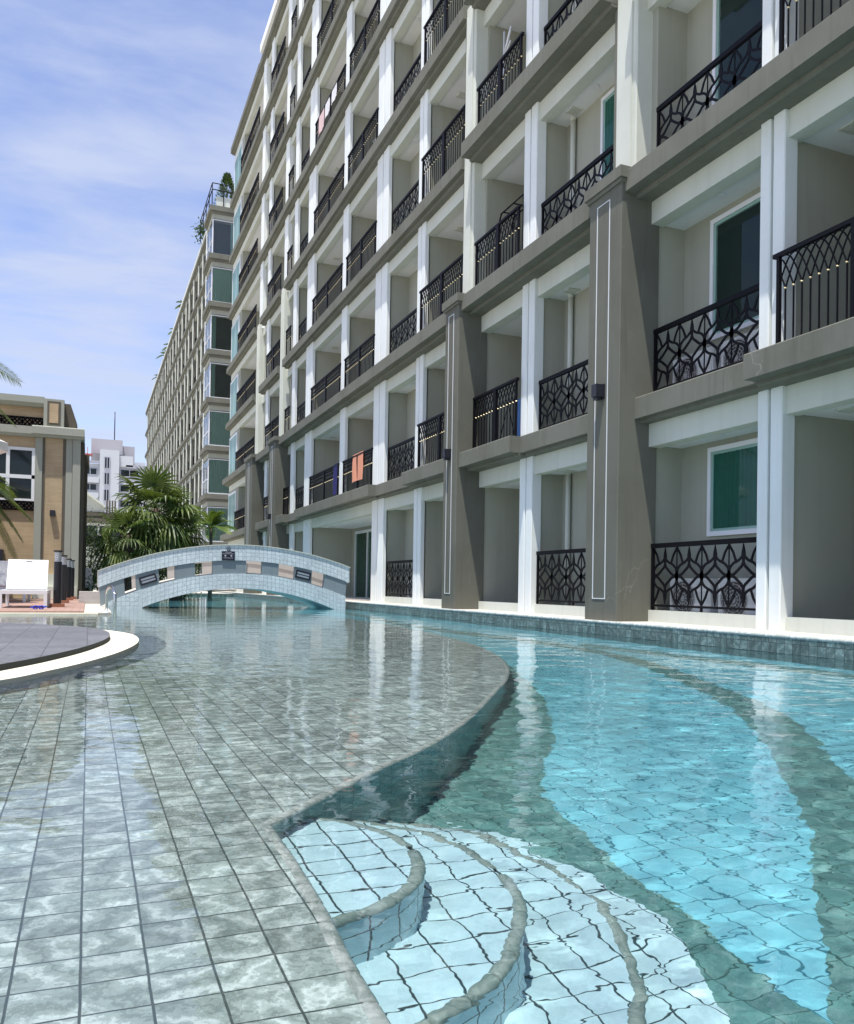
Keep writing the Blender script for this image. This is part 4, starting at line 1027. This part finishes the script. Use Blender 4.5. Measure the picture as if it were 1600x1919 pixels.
# ------------------------------------------------------------------ buildings far behind
M['far_white'] = paint('far_white_render', (0.52, 0.54, 0.555), 0.8, 0.08, 0.2)
M['far_grey'] = paint('far_grey_render', (0.36, 0.37, 0.41), 0.8, 0.08, 0.2)
M['far_pink'] = paint('far_mauve_render', (0.40, 0.385, 0.40), 0.8, 0.08, 0.2)
hw = thing('apartment_building', 'distant white block with a mauve rooftop box and thin mast between pavilion and palms', 'building', (4, 150, -1.6))
mb = MB(); mb.box(-14, 1.4, 150.6, 170, -1, 21.8); mb.box(1.4, 4.4, 150, 170, -1, 24.2); mb.box(4.4, 16, 150.8, 170, -1, 21.6); mb.box(4.4, 6.6, 150.4, 152, 21.6, 23.4); mb.box(7, 8.6, 151.5, 168, 21.6, 22.6)
mb.build('wall', M['far_white'], hw)
mb = MB(); mb.box(0.0, 5.0, 153, 166, 23.9, 26.4); mb.box(5.0, 7.0, 154, 166, 21.7, 25.6); mb.build('rooftop_box', M['far_pink'], hw)
mb = MB(); mb.box(-14, 1.35, 150.2, 150.58, 21.9, 22.3); mb.box(5.5, 16, 150.4, 150.78, 21.4, 21.9); mb.build('eaves', M['far_grey'], hw)
mb = MB(); mb.tube([(3.7, 155, 26), (3.7, 155, 31.6)], 0.09, 5); mb.build('mast', M['dark_metal'], hw)
M['far_red'] = NT('red_steel').finish((0.45, 0.10, 0.08), 0.6)
mb = MB(); mb.box(-2.2, 0.2, 151, 153, 23.3, 23.5); mb.box(-2.0, -1.9, 151, 151.1, 21.8, 24.3); mb.box(-0.6, -0.5, 151, 151.1, 21.8, 24.6); mb.box(-1.2, -1.1, 151, 151.1, 21.8, 24.4); mb.build('red_roof_frame', M['far_red'], hw)
def far_win(x0, x1, y, z0, z1):
    mb = MB(); t = 0.12
    for a, b, c, d in ((x0, x1, z0, z0+t), (x0, x1, z1-t, z1), (x0, x0+t, z0+t, z1-t), (x1-t, x1, z0+t, z1-t), ((x0+x1)/2-t/2, (x0+x1)/2+t/2, z0+t, z1-t)): mb.box(a, b, y-0.15, y+0.05, c, d)
    w = mb.build('window', M['far_grey'], hw)
    mb = MB(); mb.box(x0+t, x1-t, y-0.06, y-0.03, z0+t, z1-t); mb.build('pane', M['glass_dark'], w)
for z in (19.9, 17.3, 14.7, 12.1):
    for x0, x1 in ((-1.2, 1.0), (-4.2, -1.8)): far_win(x0, x1, 150.6, z, z+1.2)
    far_win(4.6, 7.6, 150.8, z, z+1.3); far_win(8.4, 11.5, 150.8, z, z+1.3)
for z, h in ((21.0, 2.0), (18.3, 2.1), (15.6, 2.0), (14.1, 0.7)): far_win(2.05, 2.95, 150, z, z+h)
mb = MB()
for z in (18.6, 16.0, 13.4): mb.box(-14, 1.3, 150.1, 150.55, z, z+0.95)
mb.build('balcony_front', M['far_white'], hw)
for ch in hw.children: ch.location.z -= 1.6
# small pale gabled house
hs = thing('house', 'low cream gabled house half hidden behind the shrubs and the pavilion', 'house', (0.5, 60, 0))
mb = MB(); mb.box(-4, 3.2, 60, 68, 0, 5.2); mb.prism([(-3.6, 5.2), (-0.7, 6.7), (0.9, 5.55), (0.9, 5.2)], 'y', 59.8, 68); mb.build('wall', M['cream'], hs)
mb = MB(); mb.box(-4, 3.3, 59.6, 60.0, 4.9, 5.15); mb.box(-4, 3.35, 59.3, 60.0, 4.55, 4.75); mb.build('eaves_band', M['brown_trim'], hs)
mb = MB(); mb.prism([(-0.7, 6.66), (0.95, 5.47), (0.95, 5.62), (-0.7, 6.84), (-3.7, 5.3), (-3.7, 5.15)], 'y', 59.5, 68); mb.build('roof', M['cream'], hs)
mb = MB(); mb.box(-0.3, -0.2, 59.9, 60.02, 2.9, 4.4); mb.box(0.5, 0.6, 59.9, 60.02, 2.9, 4.4); mb.box(-4, 2.2, 59.9, 60.03, 4.3, 4.45); w = mb.build('window', M['pvc'], hs)
mb = MB(); mb.box(-2.5, 2.1, 59.95, 59.97, 2.9, 4.3); mb.build('pane', M['glass_dark'], w)
mb = MB()
for i in range(4): mb.box(1.0+i*0.17, 1.1+i*0.17, 59.85, 60.02, 5.2, 6.0)
mb.box(0.95, 1.7, 59.9, 60.1, 5.15, 6.05) if False else None
mb.build('shutter', M['brown_trim'], hs)

# ------------------------------------------------------------------ plants
def leaf_mat(name, a, b, trans=0.35, rough=0.45):
    t = NT(name); p = t.pos()
    f = t.ramp(t.noise(p, 2.3, 4, 0.65).outputs[0], [(0.38, 0.0), (0.62, 1.0)])
    c = t.mix(f, (*a, 1), (*b, 1))
    d = t.n('ShaderNodeBsdfPrincipled', {'Base Color': c, 'Roughness': rough, 'Specular IOR Level': 0.5})
    tr = t.n('ShaderNodeBsdfTranslucent', {0: t.mix(0.5, c, (0.16, 0.22, 0.02, 1))})
    m = t.n('ShaderNodeMixShader', {0: trans, 1: d.outputs[0], 2: tr.outputs[0]}); t.t.links.new(m.outputs[0], t.out.inputs[0]); return t.m
M['palm'] = leaf_mat('fan_palm_leaf', (0.028, 0.068, 0.016), (0.15, 0.20, 0.05))
M['palm_light'] = leaf_mat('feather_palm_leaf', (0.09, 0.16, 0.025), (0.20, 0.26, 0.05))
M['coco'] = leaf_mat('coconut_leaf', (0.05, 0.09, 0.02), (0.12, 0.15, 0.04))
M['shrub'] = leaf_mat('shrub_leaf', (0.020, 0.055, 0.014), (0.055, 0.11, 0.024))
M['flower'] = NT('pale_flower').finish((0.62, 0.5, 0.5), 0.7)
M['straw'] = fabric('dead_frond', (0.16, 0.11, 0.06))
def bark(name, a, b):
    t = NT(name); p = t.pos(); m = t.n('ShaderNodeMapping', {'Vector': p, 'Scale': (6, 6, 14)}).outputs[0]
    h = t.noise(m, 2.0, 5, 0.7).outputs[0]
    return t.finish(t.mix(t.ramp(h, [(0.35, 0.0), (0.65, 1.0)]), (*a, 1), (*b, 1)), 0.9, h, 0.8, 0.03)
M['bark'] = bark('palm_trunk', (0.035, 0.028, 0.022), (0.13, 0.10, 0.075))
M['bark_grey'] = bark('smooth_palm_trunk', (0.10, 0.09, 0.07), (0.2, 0.18, 0.15))

def fan_leaf(mb, base, d, pet, R, rg, droop):
    """petiole along d, then a fan of folded blades"""
    base = Vector(base); d = Vector(d).normalized()
    side = d.cross(Vector((0, 0, 1)));  side = side.normalized() if side.length > 1e-3 else Vector((1, 0, 0))
    nrm = side.cross(d).normalized()
    tip = base+d*pet+Vector((0, 0, -0.06*pet))
    mb.tube([base, base+d*pet*0.55+Vector((0, 0, 0.02)), tip], [0.018, 0.013, 0.010], 4, False)
    n = 20
    for i in range(n):
        a = math.radians(-112+224*i/(n-1)); L = R*(0.72+0.28*math.cos(a*0.62))*rg.uniform(0.9, 1.06)
        dr = d*math.cos(a)+side*math.sin(a)
        wv = (side*math.cos(a)-d*math.sin(a))
        w = L*0.042; P = []
        for s in (0.0, 0.45, 0.8, 1.0):
            dz = -droop*(s**2.4)*L*rg.uniform(0.8, 1.2)
            P.append(tip+dr*L*s*(1-0.12*s*droop)+nrm*(0.05*L*math.sin(s*3))+Vector((0, 0, dz)))
        ww = (w*0.3, w, w*0.75, w*0.08); V = []
        for p, q in zip(P, ww): V += [p-wv*q+nrm*q*0.25, p-nrm*q*0.25, p+wv*q+nrm*q*0.25]
        F = []
        for k in range(3):
            for m in range(2): F.append((k*3+m, k*3+m+1, k*3+m+4, k*3+m+3))
        mb.add(V, F)
def fan_palm(label, x, y, h, r, n, seed, lean=(0, 0), group='fan palms behind the bridge'):
    rg = random.Random(seed)
    t = thing('fan_palm', label, 'palm tree', (x, y, 0.0), group)
    def tr(mb):
        P = []; R = []
        for i in range(9):
            s = i/8; P.append((lean[0]*s*s, lean[1]*s*s, -0.3+(h+0.3)*s)); R.append(0.17-0.05*s+0.02*rg.random())
        mb.tube(P, R, 12)
        for i in range(60):
            s = rg.uniform(0.1, 1.0); a = rg.uniform(0, 6.28); rr = 0.13
            c = Vector((lean[0]*s*s+rr*math.cos(a), lean[1]*s*s+rr*math.sin(a), h*s)); o = Vector((math.cos(a), math.sin(a), 0.9))
            mb.tube([c, c+o*0.09], [0.03, 0.012], 4)
    local(tr, 'trunk', M['bark'], t)
    top = Vector((lean[0], lean[1], h))
    def crown(mb):
        for i in range(n):
            ph = i*2.39996+rg.uniform(-0.3, 0.3); u = (i+0.5)/n
            elv = math.radians(82-128*u**0.8)+rg.uniform(-0.1, 0.1)
            d = Vector((math.cos(ph)*math.cos(elv), math.sin(ph)*math.cos(elv), math.sin(elv)))
            fan_leaf(mb, top+Vector((0, 0, -0.25*u)), d, r*rg.uniform(0.40, 0.58), r*rg.uniform(0.52, 0.66), rg, 0.15+0.75*u)
    local(crown, 'crown', M['palm'], t)
    def dead(mb):
        for i in range(10):
            ph = rg.uniform(0, 6.28); d = Vector((math.cos(ph)*0.5, math.sin(ph)*0.5, -0.85))
            fan_leaf(mb, top+Vector((0, 0, -0.35)), d, r*0.35, r*0.42, rg, 0.3)
    local(dead, 'dead_fronds', M['straw'], t)
fan_palm('tallest fan palm, in the middle of the clump behind the bridge', 2.1, 30.5, 3.15, 1.75, 27, 5)
fan_palm('lower fan palm left of the tallest, drooping over the shrubs', 1.25, 29.6, 2.15, 1.3, 20, 8, (-0.1, 0))
fan_palm('fan palm right of the tallest, next to the feather palm', 2.85, 31.2, 2.45, 1.3, 22, 12, (0.1, 0))
def frond(mb, base, d, L, n, w, rg, sag=0.5, lf=0.34):
    base = Vector(base); d = Vector(d).normalized(); side = d.cross(Vector((0, 0, 1))).normalized()
    P = [base+d*L*s+Vector((0, 0, -sag*L*s*s)) for s in np.linspace(0, 1, 9)]
    mb.tube(P, list(np.linspace(0.02, 0.004, 9)), 5, False)
    for i in range(n):
        s = 0.12+0.88*i/(n-1); p = base+d*L*s+Vector((0, 0, -sag*L*s*s)); tg = (d+Vector((0, 0, -2*sag*s))).normalized()
        l = lf*L*math.sin(math.pi*(0.15+0.80*s))**0.7*rg.uniform(0.85, 1.1)
        for sg in (1, -1):
            o = (side*sg*0.85+tg*0.75+Vector((0, 0, 0.15))).normalized()
            q1 = p+o*l*0.5+Vector((0, 0, -0.03*l)); q2 = p+o*l+Vector((0, 0, -0.28*l)); t_ = tg*w
            mb.add([p-t_*0.5, p+t_*0.5, q1+t_, q1-t_, q2], [(0, 1, 2, 3), (3, 2, 4)])
def feather_palm(name, label, x, y, h, L, n, seed, mat, z0=0.0, group=None, rt=0.07, leaflets=26, elev=(75, -15), w=0.02, sag=0.45):
    rg = random.Random(seed); t = thing(name, label, 'palm tree', (x, y, z0), group)
    local(lambda mb: mb.tube([(0, 0, -0.3), (0.02, 0, h*0.5), (0, 0, h)], [rt*1.3, rt, rt*0.8], 10), 'trunk', M['bark_grey'], t)
    def cr(mb):
        for i in range(n):
            ph = i*2.39996+rg.uniform(-0.3, 0.3); u = (i+0.5)/n; e = math.radians(elev[0]+(elev[1]-elev[0])*u)
            frond(mb, (0, 0, h), (math.cos(ph)*math.cos(e), math.sin(ph)*math.cos(e), math.sin(e)), L*rg.uniform(0.85, 1.1), leaflets, w, rg, sag)
    local(cr, 'crown', mat, t); return t
feather_palm('feather_palm', 'slender yellow green feather palm right of the fan palms, before the far wing', 4.45, 34.0, 2.75, 1.35, 13, 3, M['palm_light'], elev=(80, 5), w=0.03, sag=0.5)
t = feather_palm('coconut_palm', 'coconut palm whose frond tips enter the picture at the left edge', -4.6, 24.0, 6.3, 2.9, 17, 21, M['coco'], rt=0.13, leaflets=44, elev=(70, -30), w=0.022)
t = feather_palm('coconut_palm', 'low dark palm whose fronds hang before the pavilion window', -3.1, 26.4, 3.15, 1.55, 18, 9, M['palm'], rt=0.10, leaflets=38, elev=(55, -45), w=0.026, sag=0.65)
def shrub(label, x, y, rx, ry, h, seed, n=1500, flowers=0):
    rg = random.Random(seed); t = thing('shrub', label, 'shrub', (x, y, 0.0), 'shrubs behind the bridge')
    def st(mb):
        for i in range(9):
            a = rg.uniform(0, 6.28); mb.tube([(0, 0, -0.2), (rx*0.3*math.cos(a), ry*0.3*math.sin(a), h*0.4), (rx*0.7*math.cos(a), ry*0.7*math.sin(a), h*0.75)], [0.03, 0.02, 0.008], 5)
    local(st, 'stem', M['bark'], t)
    def lv(mb):
        cl_ = [(rg.gauss(0, 0.42), rg.gauss(0, 0.42), rg.uniform(0.15, 0.95), rg.uniform(0.14, 0.30)) for _ in range(26)]
        for i in range(n):
            c = rg.choice(cl_); p = Vector((rx*(c[0]+rg.gauss(0, c[3])), ry*(c[1]+rg.gauss(0, c[3])), h*max(0.03, c[2]+rg.gauss(0, c[3]*0.5))))
            a = Vector((rg.gauss(0, 1), rg.gauss(0, 1), rg.gauss(0, 0.6))).normalized(); b = a.orthogonal().normalized(); b = (b*math.cos(i)+a.cross(b)*math.sin(i)).normalized()
            l = rg.uniform(0.06, 0.12)
            mb.add([p, p+a*l*0.5+b*l*0.28, p+a*l, p+a*l*0.5-b*l*0.28], [(0, 1, 2, 3)])
    local(lv, 'foliage', M['shrub'], t)
    if flowers:
        def fl_(mb):
            for i in range(flowers):
                p = Vector((rg.uniform(-rx, rx)*0.8, -ry*rg.uniform(0.4, 1.0), h*rg.uniform(0.3, 0.95))); r = 0.035
                mb.add([p+Vector((r, 0, 0)), p+Vector((0, -0.01, r)), p+Vector((-r, 0, 0)), p+Vector((0, -0.01, -r))], [(0, 1, 2, 3)])
        local(fl_, 'blossom', M['flower'], t)
shrub('tall bright green shrub between the pavilion corner and the fan palms', 0.05, 41.0, 1.5, 1.2, 3.3, 31, 2200)
shrub('dark shrub with pale blossoms beside the pavilion corner', -0.05, 36.5, 1.1, 0.9, 2.6, 32, 2200, 60)
shrub('dark bushy shrub with a few blossoms under the left fan palm', 0.95, 33.0, 1.2, 0.9, 2.2, 33, 2200, 40)
shrub('dense dark shrub at the foot of the tallest fan palm', 2.1, 32.6, 1.3, 0.9, 1.7, 34, 2000)
shrub('low dark shrub at the foot of the right fan palm, behind the bridge', 3.3, 33.2, 1.2, 0.9, 1.6, 35, 1800)
# roof plants of the far wing
for i, (yy, hh, lab, kind) in enumerate(((104.0, 1.4, 'farthest small palm on the roof edge of the far wing', 'palm'), (94.0, 1.7, 'pale bushy palm on the far wing roof, second from its far end', 'palm'), (90.0, 1.4, 'small palm on the far wing roof beside the pale bushy one', 'palm'), (84.0, 1.3, 'yellowish palm in the middle of the far wing roof edge', 'light'), (76.0, 1.5, 'spiky palm on the far wing roof, third from the terrace railing', 'palm'))):
    feather_palm('roof_palm', lab, 7.35, yy, hh*0.42, hh*0.62, 11, 40+i, M['palm_light'] if kind == 'light' else M['coco'], zb(8)+0.1, 'plants on the far wing roof', 0.05, 12, (75, 0), 0.06, 0.5)
def conifer(label, x, y, z, h, r, seed):
    rg = random.Random(seed); t = thing('potted_conifer', label, 'potted tree', (x, y, z), 'plants on the far wing roof')
    local(lambda mb: mb.prism([(0.3*math.cos(a*math.pi/6), 0.3*math.sin(a*math.pi/6)) for a in range(12)], 'z', 0, 0.4), 'pot', M['brown_trim'], t)
    local(lambda mb: mb.tube([(0, 0, 0.3), (0, 0, h*0.9)], [0.06, 0.02], 6), 'trunk', M['bark'], t)
    def lv(mb):
        for i in range(900):
            s = rg.random()**0.8; a = rg.uniform(0, 6.28); rr = r*(1-s)**0.8*rg.uniform(0.5, 1.1)+0.03
            p = Vector((rr*math.cos(a), rr*math.sin(a), 0.45+(h-0.45)*s)); d = Vector((math.cos(a), math.sin(a), 0.8)).normalized(); b = d.orthogonal().normalized()
            mb.add([p, p+d*0.1+b*0.05, p+d*0.22, p+d*0.1-b*0.05], [(0, 1, 2, 3)])
    local(lv, 'foliage', M['shrub'], t)
conifer('dark cone shaped conifer behind the roof terrace railing', 7.75, 54.6, zb(8), 2.6, 0.7, 61)
def rubble(label, x, y, z, seed):
    rg = random.Random(seed); t = thing('roof_shrub', label, 'shrub', (x, y, z), 'plants on the far wing roof')
    local(lambda mb: mb.tube([(0, 0, 0), (0.05, 0, 0.5), (0, 0, 0.9)], [0.03, 0.02, 0.01], 5), 'stem', M['bark'], t)
    def lv(mb):
        for i in range(260):
            p = Vector((rg.gauss(0, 0.28), rg.gauss(0, 0.3), 0.75+rg.gauss(0, 0.35))); a = Vector((rg.gauss(0, 1), rg.gauss(0, 1), rg.gauss(0, 1))).normalized(); b = a.orthogonal()
            mb.add([p, p+a*0.1+b*0.06, p+a*0.2, p+a*0.1-b*0.06], [(0, 1, 2, 3)])
    local(lv, 'foliage', M['shrub'], t)
rubble('small dark shrub on the far wing roof near the terrace', 7.0, 60.5, zb(8)+0.35, 71)
# parasol: the tip of its canopy reaches into the left edge
ps = thing('parasol', 'white parasol whose canopy corner touches the left edge of the picture', 'parasol', (-3.36, 22.0, 0.06))
local(lambda mb: mb.tube([(0, 0, 0.08), (0, 0, 4.45)], 0.035, 8), 'pole', M['ac'], ps)
local(lambda mb: mb.prism([(0.3*math.cos(a*math.pi/8), 0.3*math.sin(a*math.pi/8)) for a in range(16)], 'z', 0, 0.08), 'base', M['dark_metal'], ps)
def can(mb):
    n = 8; R = 1.55; V = [(0, 0, 4.45)]
    for i in range(n): a = 2*math.pi*i/n; V.append((R*math.cos(a), R*math.sin(a), 3.75)); 
    for i in range(n): a = 2*math.pi*i/n; V.append((R*math.cos(a), R*math.sin(a), 3.55))
    mb.add(V, [(0, 1+i, 1+(i+1) % n) for i in range(n)]+[(1+i, n+1+i, n+1+(i+1) % n, 1+(i+1) % n) for i in range(n)])
local(can, 'canopy', M['white_cloth'], ps)
